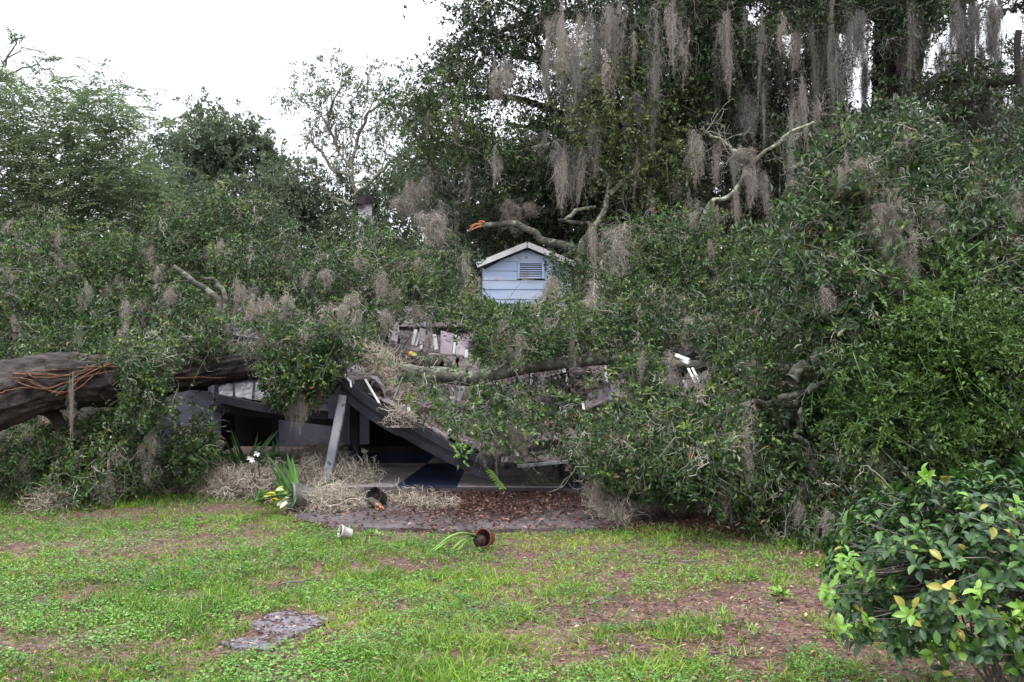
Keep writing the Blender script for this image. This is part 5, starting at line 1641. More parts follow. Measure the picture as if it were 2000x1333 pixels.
# row of background trees, left to centre
BT = [('bushy_background_tree', 'rounded green tree below the dark arched crown, far left of centre', 340, [(240, 350), (290, 320), (360, 350), (420, 365), (440, 420), (420, 500), (250, 500), (230, 420)], 24.5, 130, M_FAR),
      ('bushy_background_tree', 'olive background tree left of the pale sparse tree', 540, [(430, 380), (470, 375), (520, 372), (590, 350), (620, 370), (640, 440), (600, 480), (430, 480)], 25.5, 130, M_FAR),
      ('bushy_background_tree', 'soft green background tree behind the sooty chimney', 740, [(620, 400), (650, 385), (700, 400), (760, 360), (820, 340), (860, 380), (880, 450), (800, 490), (620, 480)], 26.5, 130, M_FAR),
      ('bushy_background_tree', 'grey-green tree behind the mossy snag, beside the oak', 890, [(800, 330), (850, 300), (930, 290), (980, 330), (990, 430), (900, 470), (820, 440)], 24, 100, M_FAR)]
for nm, lab, bx, pl, Y, n, m in BT:
    b = thing(nm, lab, 'tree', P(bx, 780, Y + 1) * (1, 1, 0), 'trees standing behind the house')
    limb(b, [P(bx, 790, Y + 1) * (1, 1, 0), P(bx + 5, 520, Y + 1), P(bx - 5, 440, Y + 1), P(bx, 380, Y + 1)], 0.2, 0.06, M_BARK, name='trunk')
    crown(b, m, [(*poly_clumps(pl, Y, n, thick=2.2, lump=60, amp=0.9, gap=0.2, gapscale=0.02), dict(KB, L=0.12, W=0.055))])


def bare_tree(name, label, base_px, Y, limbs, mat, leafmat, depth, leaf_n, L0, seedk, leafL=0.09, moss=(), extra=0.012):
    t = thing(name, label, 'tree', P(base_px, 780, Y) * (1, 1, 0))
    T = Tubes()
    tips = []
    first = True
    for pix, r0, r1 in limbs:
        c = [P(a, b, Y + R.normal(0, 0.12)) for a, b in pix]
        if first:
            c = [P(pix[0][0], 790, Y) * (1, 1, 0)] + c
            limb(t, c, r0 * Y / FPX, r1 * Y / FPX, mat, name='trunk', n=30)
            first = False
        else:
            limb(t, c, r0 * Y / FPX, r1 * Y / FPX, mat, n=16, sides=7)
        pts = smooth_path([P(a, b, Y) for a, b in pix], 12)
        for i in range(3, 12, 2):
            d = pts[i] - pts[i - 1]
            grow(T, pts[i], nrm(d[None])[0] + R.normal(0, 0.7, 3) + (0, 0, 0.25), L0 * R.uniform(0.6, 1.1), extra, depth, tips, spread=0.6, kids=2, up=0.06)
    T.build('twig', mat, t, kind='stuff')
    if leaf_n:
        tc = np.array([a for a, b in tips])
        td = np.array([b for a, b in tips])
        k = R.random(len(tc)) < 0.8
        a, b = leaf_sprays(tc[k], td[k], rad=0.14, ns=leaf_n, nl=7, L=leafL, W=leafL * 0.4, spray=0.25)
        o = link('crown', mesh_np('crown', *a[:2], leafmat, a[2]), t)
        o['kind'] = 'stuff'
    for (x, y, l, w) in moss:
        hang(t, P(x, y, Y - 0.1), l * Y / FPX, w * Y / FPX)
    return t


bare_tree('pale_sparse_tree', 'thin pale tree with sparse leaves standing against the white sky', 690, 25,
          [([(690, 470), (692, 380), (685, 330), (660, 290), (655, 250)], 4, 2), ([(690, 385), (730, 345), (760, 320), (790, 300)], 4, 2), ([(688, 345), (650, 330), (620, 290), (600, 270)], 4, 2), ([(686, 330), (700, 270), (720, 220), (750, 200)], 4, 2),
           ([(692, 400), (640, 380), (610, 340)], 4, 2), ([(660, 290), (640, 240), (650, 205)], 3, 1.5)], M_PTWIG, M_PALE, 3, 3, 0.72, 0, leafL=0.10, extra=0.02)
bare_tree('lichened_snag', 'half-dead lichened tree with crooked limbs left of the tall oak', 895, 18.5,
          [([(895, 420), (885, 380), (860, 345), (815, 320)], 7, 3), ([(880, 370), (905, 320), (900, 290), (880, 270)], 5, 3), ([(850, 340), (835, 300), (845, 270), (830, 240)], 3.5, 2), ([(860, 290), (820, 270), (790, 250)], 3, 1.5),
           ([(895, 290), (940, 300), (970, 340)], 3.5, 2), ([(890, 410), (905, 370), (915, 330)], 5, 3)], M_LICH, M_OAK, 3, 3, 0.6, 0, leafL=0.075,
          moss=[(830, 340, 60, 20), (805, 380, 50, 26), (780, 385, 40, 30), (890, 230, 60, 14), (850, 400, 60, 26), (915, 340, 60, 16), (838, 225, 70, 10)])

# far woods closing the view
def far_woods():
    sets = []
    x = R.uniform(-32, 34, 560)
    y = R.uniform(30, 44, 560)
    top = np.interp(x / y * FPX + 1000, [-400, 100, 600, 900, 1100, 1400, 2400], [6.0, 5.6, 4.6, 5.2, 8.5, 9.0, 7.0]) * (y / 32) ** 0.6
    z = top * R.random(560) ** 0.8
    c = np.stack([x, y, z], -1)
    o = nrm(R.normal(0, 0.5, (560, 3)) + (0, -1, 0.5))
    a, b = leaf_sprays(c, o, rad=1.5, ns=12, nl=8, L=0.52, W=0.30, spray=0.9)
    v, f, t = merge([a])
    v[:, 2] = np.maximum(v[:, 2], 0.01)
    o = link('far_woods', mesh_np('far_woods', v, f, M_OAKD, t))
    tag(o, 'dark mass of woodland closing the view behind the trees', 'woods', kind='stuff')
    T = Tubes()
    for k in range(46):
        xx, yy = R.uniform(-20, 26), R.uniform(28, 40)
        hgt = R.uniform(5, 7) if xx < 1 else R.uniform(8, 14)
        T.add(smooth_path([(xx, yy, 0), (xx + R.normal(0, 0.3), yy, hgt * 0.5), (xx + R.normal(0, 0.5), yy, hgt)], 10, 0.1), np.linspace(R.uniform(0.12, 0.3), 0.05, 10), 7)
    o = T.build('far_wood_stems', M_BARK)
    tag(o, 'distant dark stems of the woodland behind', 'woods', kind='stuff')


far_woods()

# ------------------------------------------------------------------ bare lichened twig sprays (each a thing)
def bare_branch(label, start, d, L, r, depth, mat=M_PTWIG, name='bare_branch', spread=0.5, kids=3, wob=0.2, sag=0.0, cat='branch'):
    t = thing(name, label, cat, start)
    T = Tubes()
    tips = []
    grow(T, start, d, L * 0.62, r * 0.6, depth, tips, spread=spread, kids=kids, wob=wob, up=-sag, minr=0.0020, sides=6)
    for k in range(len(T.v)):
        T.v[k][:, 2] = np.maximum(T.v[k][:, 2], 0.01)
    T.build('twig', mat, t, kind='stuff')
    return t


bare_branch('pale leafless branch lying on the soil in front of the dark foliage at right', G(1530, 1062) + (0, 0, 0.03), (0.4, 0.0, 0.75), 0.42, 0.014, 4, spread=0.6, sag=0.10)
bare_branch('small forked grey twig standing on the porch edge beside the leaning post', P(726, 945, 11.6), (0.05, 0, 1), 0.32, 0.010, 3, spread=0.55)
bare_branch('thin curved twig poking from the left end of the moss heap', P(480, 945, 10.9), (0.2, -0.1, 0.9), 0.22, 0.008, 3, spread=0.6, sag=0.2)
bare_branch('tangle of pale bare twigs hanging from the right pile beneath the moss', P(1560, 560, 10.0), (-0.7, -0.2, -0.2), 0.55, 0.011, 4, spread=0.45, sag=0.12)
bare_branch('pale drooping twigs below the heavy moss tufts on the right', P(1640, 500, 9.9), (-0.5, -0.2, -0.5), 0.6, 0.012, 4, spread=0.4, sag=0.10)
bare_branch('dense nest of thin grey twigs left of the broken limb', P(1440, 720, 11.0), (-0.8, -0.2, 0.1), 0.45, 0.011, 4, spread=0.6, sag=0.05)
bare_branch('pale twigs sprawling over the lower right moss tuft', P(1290, 830, 10.2), (-0.3, -0.3, -0.6), 0.36, 0.010, 4, spread=0.6, sag=0.1)
bare_branch('grey twig reaching left from under the roof edge', P(350, 790, 11.3), (-0.9, -0.1, -0.35), 0.5, 0.010, 3, spread=0.35)
bare_branch('thin lichened twigs behind the grey pot', P(665, 930, 11.0), (0.6, -0.1, 0.3), 0.4, 0.009, 3, spread=0.6, sag=0.1)
bare_branch('broken branch tips at the foot of the right pile, over its mossy skirt', P(1850, 500, 9.5), (0.4, -0.1, 0.5), 0.5, 0.010, 3, spread=0.5)
bare_branch('curved twigs dangling over the far end of the roof sheet', P(1010, 905, 11.35), (0.4, -0.3, -0.3), 0.25, 0.007, 3, spread=0.6)
bare_branch('short twig lying on the lawn near the small round weed', G(1540, 1205) + (0, 0, 0.02), (-0.8, -0.3, 0.05), 0.22, 0.006, 2, spread=0.5, sag=0.05)


# ------------------------------------------------------------------ moss heaps on the ground
def moss_heap(label, pts, widths, heights, n=1500, L=0.052, name='moss_heap', group=None, steps=6):
    n = int(n * 0.72)
    """mound along a ground polyline: strands tangled over its surface"""
    c = np.array(pts, float)
    pth = smooth_path(c, 40)
    w = np.interp(np.linspace(0, 1, 40), np.linspace(0, 1, len(widths)), widths)
    h = np.interp(np.linspace(0, 1, 40), np.linspace(0, 1, len(heights)), heights)
    i = R.integers(0, 40, n)
    a = R.uniform(0, np.pi, n)
    rr = R.random(n) ** 0.35
    d = nrm(np.gradient(pth, axis=0))[i]
    s = nrm(np.cross(d, np.array((0, 0, 1.0))))
    lump = 0.7 + 0.6 * vnoise(pth[i] + s * np.cos(a)[:, None] * 0.5, 4.5)
    st = pth[i] + s * (np.cos(a) * rr * w[i] * lump)[:, None] + np.array((0, 0, 1.0)) * (np.sin(a) * rr * h[i] * lump)[:, None] + R.normal(0, 0.03, (n, 3))
    v, f, t = strands(n, steps, L, st, 0.75, 0.10, 0.0095, np.clip(R.normal(0.55, 0.28, n), 0, 1))
    base = pth[:, 2].min() - 0.02
    v[:, 2] = np.maximum(v[:, 2], base + 0.005 + R.random(len(v)) * 0.01)
    o = link(name, mesh_np(name, v, f, M_MOSS, t))
    tag(o, label, 'spanish moss', group)
    return o


moss_heap('long low heap of tan moss on the grass at the left', [G(385, 950), G(430, 965), G(480, 972), G(530, 965)], [0.25, 0.34, 0.34, 0.25], [0.24, 0.32, 0.34, 0.26], 4200)
moss_heap('steep tan moss mound at the foot of the leaning post', [G(585, 960) + (0, 0.2, 0), G(622, 950) + (0, 0.2, 0.08), G(655, 950) + (0, 0.2, 0.05)], [0.32, 0.3, 0.25], [0.28, 0.50, 0.3], 3600)
moss_heap('upright moss tuft left of the tipped grey pot', [G(495, 955), G(510, 958)], [0.12, 0.12], [0.36, 0.36], 700)
moss_heap('greyish moss heap behind the tipped black pot', [G(600, 962), G(650, 966), G(690, 962), G(725, 958)], [0.28, 0.34, 0.28, 0.12], [0.3, 0.34, 0.28, 0.1], 4000)
moss_heap('moss bundle wrapped round the sawn log end', [G(612, 1000), G(650, 1000), G(685, 992)], [0.13, 0.17, 0.12], [0.15, 0.2, 0.12], 1500)
moss_heap('thin trail of moss running right from the black pot', [G(760, 975), G(800, 990), G(845, 998), G(885, 996)], [0.12, 0.1, 0.08, 0.03], [0.06, 0.06, 0.05, 0.02], 900)
moss_heap('small oval moss pad at the back of the slab', [G(1035, 968), G(1065, 960), G(1105, 965)], [0.12, 0.18, 0.1], [0.09, 0.11, 0.06], 900)
moss_heap('moss trailing from the right pile down onto the slab', [G(1150, 975), G(1175, 1000), G(1200, 1018), G(1225, 1028)], [0.12, 0.12, 0.09, 0.05], [0.2, 0.14, 0.07, 0.03], 1000)
moss_heap('flat moss strip at the shadowed edge of the right pile', [G(1240, 1000), G(1320, 1004), G(1400, 1012)], [0.12, 0.12, 0.08], [0.05, 0.05, 0.04], 900)
moss_heap('brown moss clump under the tip of the left foliage', [G(75, 1000), G(110, 990), G(140, 985)], [0.1, 0.14, 0.12], [0.12, 0.16, 0.1], 800)
moss_heap('small moss pile at the foot of the left foliage, nearest the moss heap', [G(285, 968), G(320, 965), G(345, 960)], [0.1, 0.12, 0.1], [0.07, 0.08, 0.06], 700)
moss_heap('moss bank against the left foliage at the photo edge', [G(-10, 965), G(20, 955), G(45, 945)], [0.16, 0.14, 0.1], [0.2, 0.25, 0.2], 900)
# moss draped on the roof beside the beam
moss_heap('brown moss blanket draped over the roof right of the curled sheet', [P(715, 700, 12.7), P(752, 722, 12.5), P(785, 758, 12.3), P(820, 778, 12.2)], [0.18, 0.18, 0.16, 0.1], [0.14, 0.14, 0.12, 0.08], 1900, name='moss_drape')
moss_heap('moss tuft caught on the broken beam joint', [P(778, 808, 11.75), P(788, 822, 11.7), P(806, 832, 11.7)], [0.05, 0.06, 0.04], [0.06, 0.06, 0.04], 320, name='moss_drape')


def big_moss(label, px, py, lp, wp, Y, n=3, ball=False, dark=False):
    k = Y / FPX
    t = thing('spanish_moss', label, 'spanish moss', P(px, py, Y))
    for i in range(n):
        hang(t, P(px + R.normal(0, wp * 0.30), py + R.uniform(-0.1, 0.5) * lp, Y + R.normal(0, 0.08)), lp * k * R.uniform(0.4, 1.15), wp * k * R.uniform(0.22, 0.5), dark, name='strand_bundle', ball=False)
    return t


big_moss('diagonal pale moss veil right of the sooty chimney', 800, 365, 60, 30, 18, 5)
big_moss('large sunlit moss beard high on the broad-leaved bush', 1740, 400, 90, 60, 9.5, 8)
big_moss('lower moss beard on the same bush, beneath the largest one', 1745, 490, 100, 50, 9.45, 7)
big_moss('moss beard near the top left of the broad-leaved bush', 1680, 315, 60, 50, 9.7, 6)
big_moss('frizzy pale moss low in the right pile above the slab', 1262, 870, 90, 66, 9.9, 9)
big_moss('moss curtain at the lowest edge of the right pile', 1420, 880, 110, 46, 9.5, 6)
big_moss('moss hanging above the foreground shrub', 1705, 905, 95, 40, 9.0, 6)
big_moss('left one of the two moss tufts on the sagging eave', 958, 825, 70, 40, 11.2, 6)
big_moss('right one of the two moss tufts on the sagging eave', 1005, 830, 66, 44, 11.2, 6)
big_moss('long twisted moss string in the middle of the roof foliage', 1155, 585, 100, 30, 12.9, 6)
big_moss('moss fan above and right of the gable', 1215, 455, 90, 60, 14.6, 7)
big_moss('moss hanging in front of the right half of the gable', 1075, 555, 70, 30, 14.4, 5)
big_moss('moss fringe above the low dark opening at left', 590, 740, 90, 40, 11.8, 6)
big_moss('moss tuft capping the leafy mound left of the gable', 845, 420, 80, 50, 16.5, 7)
for _i in range(5):
    pass


# ------------------------------------------------------------------ pots and plants
def lathe(profile, seg=36):
    vs, fs = [], []
    for r, z in profile:
        for k in range(seg):
            a = 2 * math.pi * k / seg
            vs.append((r * math.cos(a), r * math.sin(a), z))
    for i in range(len(profile) - 1):
        for k in range(seg):
            k2 = (k + 1) % seg
            fs.append((i * seg + k, i * seg + k2, (i + 1) * seg + k2, (i + 1) * seg + k))
    return vs, fs


def pot(label, loc, axis, r, h, mat, group=None, soil=0.75, taper=0.74):
    """pot lying or standing; axis = direction its mouth faces"""
    t = thing('flower_pot', label, 'flower pot', loc, group)
    rb = r * taper
    prof = [(0.001, 0), (rb * 0.96, 0), (rb, 0.01), (r * 0.955, h * 0.86), (r * 1.03, h * 0.865), (r * 1.05, h * 0.99), (r * 1.03, h), (r * 0.97, h), (r * 0.94, h * 0.93), (r * 0.90, h * 0.84), (rb * 0.92, 0.02), (0.001, 0.02)]
    vs, fs = lathe(prof)
    q = Vector(axis).normalized().to_track_quat('Z', 'Y')
    M = Matrix.Translation(Vector([float(c) for c in loc])) @ q.to_matrix().to_4x4()
    vv = [tuple(M @ Vector(x)) for x in vs]
    me = bpy.data.meshes.new('pot_body')
    me.from_pydata(vv, [], fs)
    me.materials.append(mat)
    for p_ in me.polygons:
        p_.use_smooth = True
    link('pot_body', me, t)
    rs = rb + (r * 0.9 - rb) * soil
    n = 20
    sv = [(0, 0, h * soil)]
    for i in (1, 2, 3):
        for k in range(n):
            a = 2 * math.pi * k / n
            sv.append((rs * i / 3 * math.cos(a), rs * i / 3 * math.sin(a), h * soil + random.uniform(-0.012, 0.012)))
    sf = [(0, 1 + k, 1 + (k + 1) % n) for k in range(n)]
    for i in range(2):
        for k in range(n):
            a, b = 1 + i * n + k, 1 + i * n + (k + 1) % n
            sf.append((a, a + n, b + n, b))
    me = bpy.data.meshes.new('soil')
    me.from_pydata([tuple(M @ Vector(x)) for x in sv], [], sf)
    me.materials.append(M_SOIL)
    link('soil', me, t)
    mouth = M @ Vector((0, 0, h * soil))
    return t, np.array(mouth), np.array(q @ Vector((0, 0, 1)))


def strap(parent, p0, d, length, width, droop, mat, name='leaf', n=9, up=(0, 0, 1)):
    p0, d = np.array(p0, float), nrm(np.array(d, float)[None])[0]
    t = np.linspace(0, 1, n)
    pts = p0 + d * (length * t)[:, None] + np.array((0, 0, -1.0)) * (length * droop * t * t)[:, None]
    pts[:, 2] = np.maximum(pts[:, 2], 0.02 + 0.01 * R.random(n))
    tg = nrm(np.gradient(pts, axis=0))
    s = nrm(np.cross(tg, np.array(up, float)))
    nn = np.cross(s, tg)
    w = width * 0.5 * np.sin(np.pi * (0.12 + 0.88 * t) ** 0.8) ** 0.6
    w[-1] = 0.001
    L_, C_, R__ = pts - s * w[:, None] + nn * (w * 0.35)[:, None], pts, pts + s * w[:, None] + nn * (w * 0.35)[:, None]
    v = np.stack([L_, C_, R__], 1).reshape(-1, 3)
    f = []
    for i in range(n - 1):
        a = i * 3
        f += [(a, a + 1, a + 4, a + 3), (a + 1, a + 2, a + 5, a + 4)]
    return link(name, mesh_np(name, v, f, mat, smooth=True), parent)


# big grey pot, tipped, mouth to the left
base = G(608, 1002) + (0, 0.10, 0.155)
gp, m_, ax_ = pot('large grey-green pot tipped on its side with cream and strap leaves spilling left', base, (-0.90, -0.44, 0.10), 0.140, 0.25, M_POTG)
for k in range(9):
    strap(gp, m_ + R.normal(0, 0.03, 3), (-1, R.normal(-0.3, 0.2), R.normal(0.12, 0.12)), R.uniform(0.4, 0.65), 0.035, 0.25, M_STRAP)
for k in range(5):
    strap(gp, m_ + R.normal(0, 0.03, 3), (R.normal(-0.25, 0.25), R.normal(0, 0.2), 1), R.uniform(0.32, 0.55), 0.04, R.uniform(0.0, 0.2), M_STRAP, up=(0, 1, 0))
for k in range(3):
    strap(gp, m_ + R.normal(0, 0.03, 3), (-0.3 + k * 0.2, -0.8, 0.1), R.uniform(0.2, 0.3), 0.025, 0.3, M_STRAP)
for k in range(13):
    a = R.uniform(0, 6.28)
    q0 = m_ + np.array((-0.02, R.normal(0, 0.03), 0.06 * math.sin(a))) + np.array((-0.03 - 0.1 * R.random(), 0, R.normal(0.01, 0.05)))
    strap(gp, q0, (-0.5 + R.normal(0, 0.5), -0.8, R.normal(0, 0.6)), R.uniform(0.07, 0.10), 0.05, 0.1, M_CREAM, n=7, up=(R.normal(0, 0.4), -0.9, 0.8))
# strap plant behind pot: tall blades
lp = thing('strap_leaved_plant', 'tall strap-leaved plant sprawling above the tipped grey pot', 'plant', G(556, 985))
for (dx, dz, l, w) in [(0.15, 1, 0.62, 0.05), (-0.35, 1, 0.5, 0.045), (-0.1, 1, 0.55, 0.05), (0.35, 0.9, 0.45, 0.05), (0.9, 0.42, 0.62, 0.045), (0.05, 1, 0.4, 0.05), (-0.6, 0.7, 0.35, 0.04)]:
    strap(lp, G(557, 985) + (0, 0.12, 0.05) + R.normal(0, 0.02, 3) * (1, 1, 0), (dx, R.normal(0, 0.15), dz), l, w, R.uniform(0.05, 0.25), M_STRAP, up=(0, 1, 0.2), n=10)
# yellow croton-like plant and pink bloom left of it
yp = thing('yellow_leaved_plant', 'small bright yellow-leaved plant beside the tipped grey pot', 'plant', G(540, 988))
for k in range(16):
    strap(yp, G(540, 988) + (R.normal(0, 0.05), R.normal(0, 0.04), 0.05 + R.random() * 0.1), (R.normal(0, 0.7), R.normal(-0.3, 0.4), R.uniform(0.2, 1)), R.uniform(0.07, 0.12), 0.04, 0.2, M_YELLOW if k % 4 else M_STRAPL, n=6, up=(0, -0.6, 0.8))
pk = thing('pink_bloom', 'pale pink faded bloom resting left of the yellow leaves', 'flower', G(528, 990))
for k in range(9):
    strap(pk, G(527, 990) + (R.normal(0, 0.02), R.normal(0, 0.02), 0.07 + R.normal(0, 0.03)), R.normal(0, 1, 3) + (0, -0.5, 0.3), R.uniform(0.04, 0.07), 0.035, 0.15, M_PINK, name='petal', n=5)
gp2, m2, a2 = pot('small mossy green pot lying left of the yellow-leaved plant', G(512, 985) + (0.05, 0.1, 0.075), (-0.9, -0.35, 0.15), 0.075, 0.13, M_STRAP)

# small white pot, tipped
wp, m3, a3 = pot('small white plastic pot tipped over on the grass at the slab edge', G(684, 1058) + (0, 0.05, 0.06), (-0.85, -0.45, 0.30), 0.057, 0.11, M_POTW, soil=0.72)
for k in range(5):
    strap(wp, m3 + R.normal(0, 0.012, 3), (-1, -0.35 + R.normal(0, 0.25), R.normal(0.15, 0.12)), R.uniform(0.13, 0.26), 0.016, 0.55, M_STRAPL if k % 2 else M_STRAP)
# maroon pot, mouth to the left towards the camera
rp, m4, a4 = pot('dark terracotta pot lying on the grass with long fresh green leaves', G(948, 1072) + (0.03, 0.06, 0.078), (-0.42, -0.85, 0.18), 0.078, 0.12, M_POTR, soil=0.35, taper=0.8)
rootb = thing('root_ball', 'dark crumbly root ball spilled from the terracotta pot', 'root ball', G(932, 1072))
me = bpy.data.meshes.new('root_mass')
v_, f_ = lathe([(0.001, -0.05), (0.035, -0.045), (0.055, -0.02), (0.06, 0.01), (0.045, 0.04), (0.001, 0.052)], 18)
v_ = np.array(v_)
v_ = v_ * (1 + 0.35 * (vnoise(v_, 45) - 0.5))[:, None] + np.array(m4) + np.array((-0.055, -0.03, -0.015))
me = mesh_np('root_mass', v_, f_, M_SOIL, smooth=True)
link('root_mass', me, rootb)
for (dx, dy, dz, l, w, dr) in [(-1, -0.35, 0.62, 0.50, 0.042, 0.80), (-1, -0.45, 0.42, 0.46, 0.045, 0.65), (-0.95, -0.6, 0.35, 0.30, 0.034, 0.75), (-0.8, -0.6, 0.2, 0.24, 0.028, 0.8)]:
    strap(rootb, m4 + np.array((-0.08, -0.05, 0.02)), (dx, dy, dz), l, w, dr, M_STRAPL, n=11)
# black pot with broken log
bp_, m5, a5 = pot('black plastic pot tipped in the moss behind the broken log', G(732, 998) + (0.06, 0.15, 0.10), (-0.5, -0.8, 0.35), 0.10, 0.16, M_POTB, soil=0.5)


def log(label, p0, p1, r, m_end=M_TORN, name='broken_log', splinters=5):
    t = thing(name, label, 'log', p0)
    T = Tubes()
    pts = smooth_path([p0, (np.array(p0) + p1) / 2 + (0, 0, 0.01), p1], 14, 0.01)
    T.add(pts, np.full(14, r), 14, 0.15)
    T.build('bark', M_LICH, t)
    d = nrm((np.array(p1, float) - p0)[None])[0]
    for k in range(splinters):
        T = Tubes()
        o = R.normal(0, r * 0.35, 3)
        o -= d * np.dot(o, d)
        T.add([np.array(p1) - d * 0.03 + o, np.array(p1) + d * r * 0.3 + o, np.array(p1) + d * r * R.uniform(0.7, 1.5) + o * 1.2], [r * 0.5, r * 0.42, 0.004], 6, 0.3)
        T.build('torn_splinter', m_end, t)
    return t


log('short log with freshly torn yellow end lying in front of the black pot', G(722, 994) + (0, 0, 0.10), G(743, 1000) + (0, -0.05, 0.055), 0.036)
log('sawn-off log with orange end poking from the moss bundle', G(645, 1000) + (0, 0.2, 0.08), G(621, 1003) + (0, -0.03, 0.085), 0.048, splinters=3)
log('short lichened stick lying on the slab below the moss bundle', G(650, 1013) + (0, 0, 0.05), G(668, 1010) + (0, 0, 0.055), 0.016, M_LICHP, name='stick', splinters=0)
log('splintered branch stub with orange wood low in the right pile', P(1215, 915, 10.4), P(1180, 898, 10.3), 0.045)
log('little splintered stub above the eave of the sagging roof', P(1018, 882, 11.4), P(1008, 873, 11.3), 0.03)

# lily clump with white flowers
ly = thing('flowering_lily_clump', 'dark clump of arching strap leaves with two white flowers by the porch', 'plant', G(478, 945))
for k in range(44):
    a = R.uniform(0, 6.28)
    strap(ly, P(478 + R.normal(0, 12), 930, 12.2) * (1, 1, 0) + (0, 0, 0.15), (math.cos(a) * R.uniform(0.25, 0.9), math.sin(a) * 0.5, 1), R.uniform(0.5, 0.95), 0.032, R.uniform(0.15, 0.6), M_LILY, up=(0.2, 1, 0.2), n=9)
for k in range(7):
    strap(ly, P(545 + R.normal(0, 5), 935, 12.3) * (1, 1, 0) + (0, 0, 0.2), (R.normal(0.1, 0.35), 0, 1), R.uniform(0.4, 0.62), 0.028, R.uniform(0, 0.25), M_LILY, up=(0, 1, 0.1))
for (x, y) in ((489, 895), (502, 886), (493, 898)):
    c = P(x, y, 11.6)
    fl = Tubes()
    fl.add([c + (0, 0.15, -0.3), c + (0, 0.04, -0.1), c + (0, 0.01, 0)], [0.006, 0.005, 0.004], 5)
    fl.build('stem', M_LILY, ly)
    for k in range(6):
        a = k * 1.047 + R.random()
        strap(ly, c, (math.cos(a), -0.45, math.sin(a) * 0.8), 0.042, 0.022, 0.15, M_PETAL, name='petal', n=5, up=(0, -1, 0.2))
# small plant behind the moss mound
sp_ = thing('low_leafy_plant', 'low arching leafy plant behind the steep moss mound', 'plant', P(590, 930, 12.0) * (1, 1, 0))
for k in range(14):
    a = R.uniform(0, 6.28)
    strap(sp_, P(588 + R.normal(0, 10), 930, 12.2) * (1, 1, 0) + (0, 0, 0.18), (math.cos(a), math.sin(a) * 0.4, 0.7), R.uniform(0.15, 0.34), 0.03, 0.4, M_STRAP, n=7)
# fresh green sprig dangling from the beam tip, and one on the eave
sg = thing('green_sprig', 'fresh green fern-like sprig dangling from the lower beam tip', 'sprig', P(955, 915, 11.3))
for k in range(24):
    c = P(955 + k * 1.2, 918 + k * 1.5, 11.3)
    strap(sg, c, ((-1 if k % 2 else 1) * 0.8, -0.2, -0.3 + R.normal(0, 0.2)), 0.05, 0.018, 0.1, M_STRAPL, n=5, up=(0, -1, 0.2))
T = Tubes()
T.add([P(950, 912, 11.3), P(970, 937, 11.3), P(985, 960, 11.3)], [0.005, 0.004, 0.003], 5)
T.build('stem', M_STRAPL, sg)
s5 = thing('green_sprig', 'tuft of fresh bright leaves growing on the eave above the beam', 'sprig', P(898, 880, 11.4))
for k in range(34):
    strap(s5, P(898 + R.normal(0, 9), 882 + R.normal(0, 12), 11.35), R.normal(0, 1, 3) + (0, -0.4, 0.3), R.uniform(0.05, 0.09), 0.026, 0.2, M_STRAPL if k % 3 else M_STRAP, n=5, up=(0, -1, 0.5))
# orange fruit in the middle
of_ = thing('orange_fruit', 'small orange fruit with one green leaf among the boughs above the limb', 'fruit', P(802, 690, 12.6))
v_, f_ = lathe([(0.001, -0.032), (0.018, -0.028), (0.03, -0.012), (0.033, 0.004), (0.026, 0.02), (0.001, 0.03)], 16)
link('skin', mesh_np('skin', np.array(v_) + P(803, 691, 12.55), f_, M_ORANGE, smooth=True), of_)
strap(of_, P(806, 691, 12.5), (1, -0.3, -0.2), 0.06, 0.04, 0.1, M_STRAPL, n=5, up=(0, -1, 0.3))
# round weed on the bare soil
wd = thing('round_weed', 'single bright green round weed on the bare soil near the shrub', 'plant', G(1525, 1172))
for k in range(46):
    a = R.uniform(0, 6.28)
    strap(wd, G(1525, 1172) + (R.normal(0, 0.03), R.normal(0, 0.03), 0.01 + 0.05 * R.random()), (math.cos(a), math.sin(a), R.uniform(0.3, 1.4)), R.uniform(0.04, 0.075), 0.02, 0.25, M_STRAPL, n=5)
for j, (x, y) in enumerate([(1410, 1210), (1470, 1240), (1440, 1290), (1395, 1245), (1320, 1215)]):
    wd = thing('grass_tuft', ['pale yellow-green grass tuft nearest the two other right-hand tufts', 'grass tuft close to the foreground shrub', 'grass tuft at the bottom edge on bare soil', 'small grass tuft on the soil patch centre-right', 'thin grass tuft at the left of the bare soil patch'][j], 'grass tuft', G(x, y), 'grass tufts on the bare soil')
    for k in range(22):
        strap(wd, G(x, y) + (R.normal(0, 0.018), R.normal(0, 0.018), 0), (R.normal(0, 0.45), R.normal(0, 0.4), 1), R.uniform(0.06, 0.14), 0.006, 0.25, M_STRAPL, n=5, name='blade')


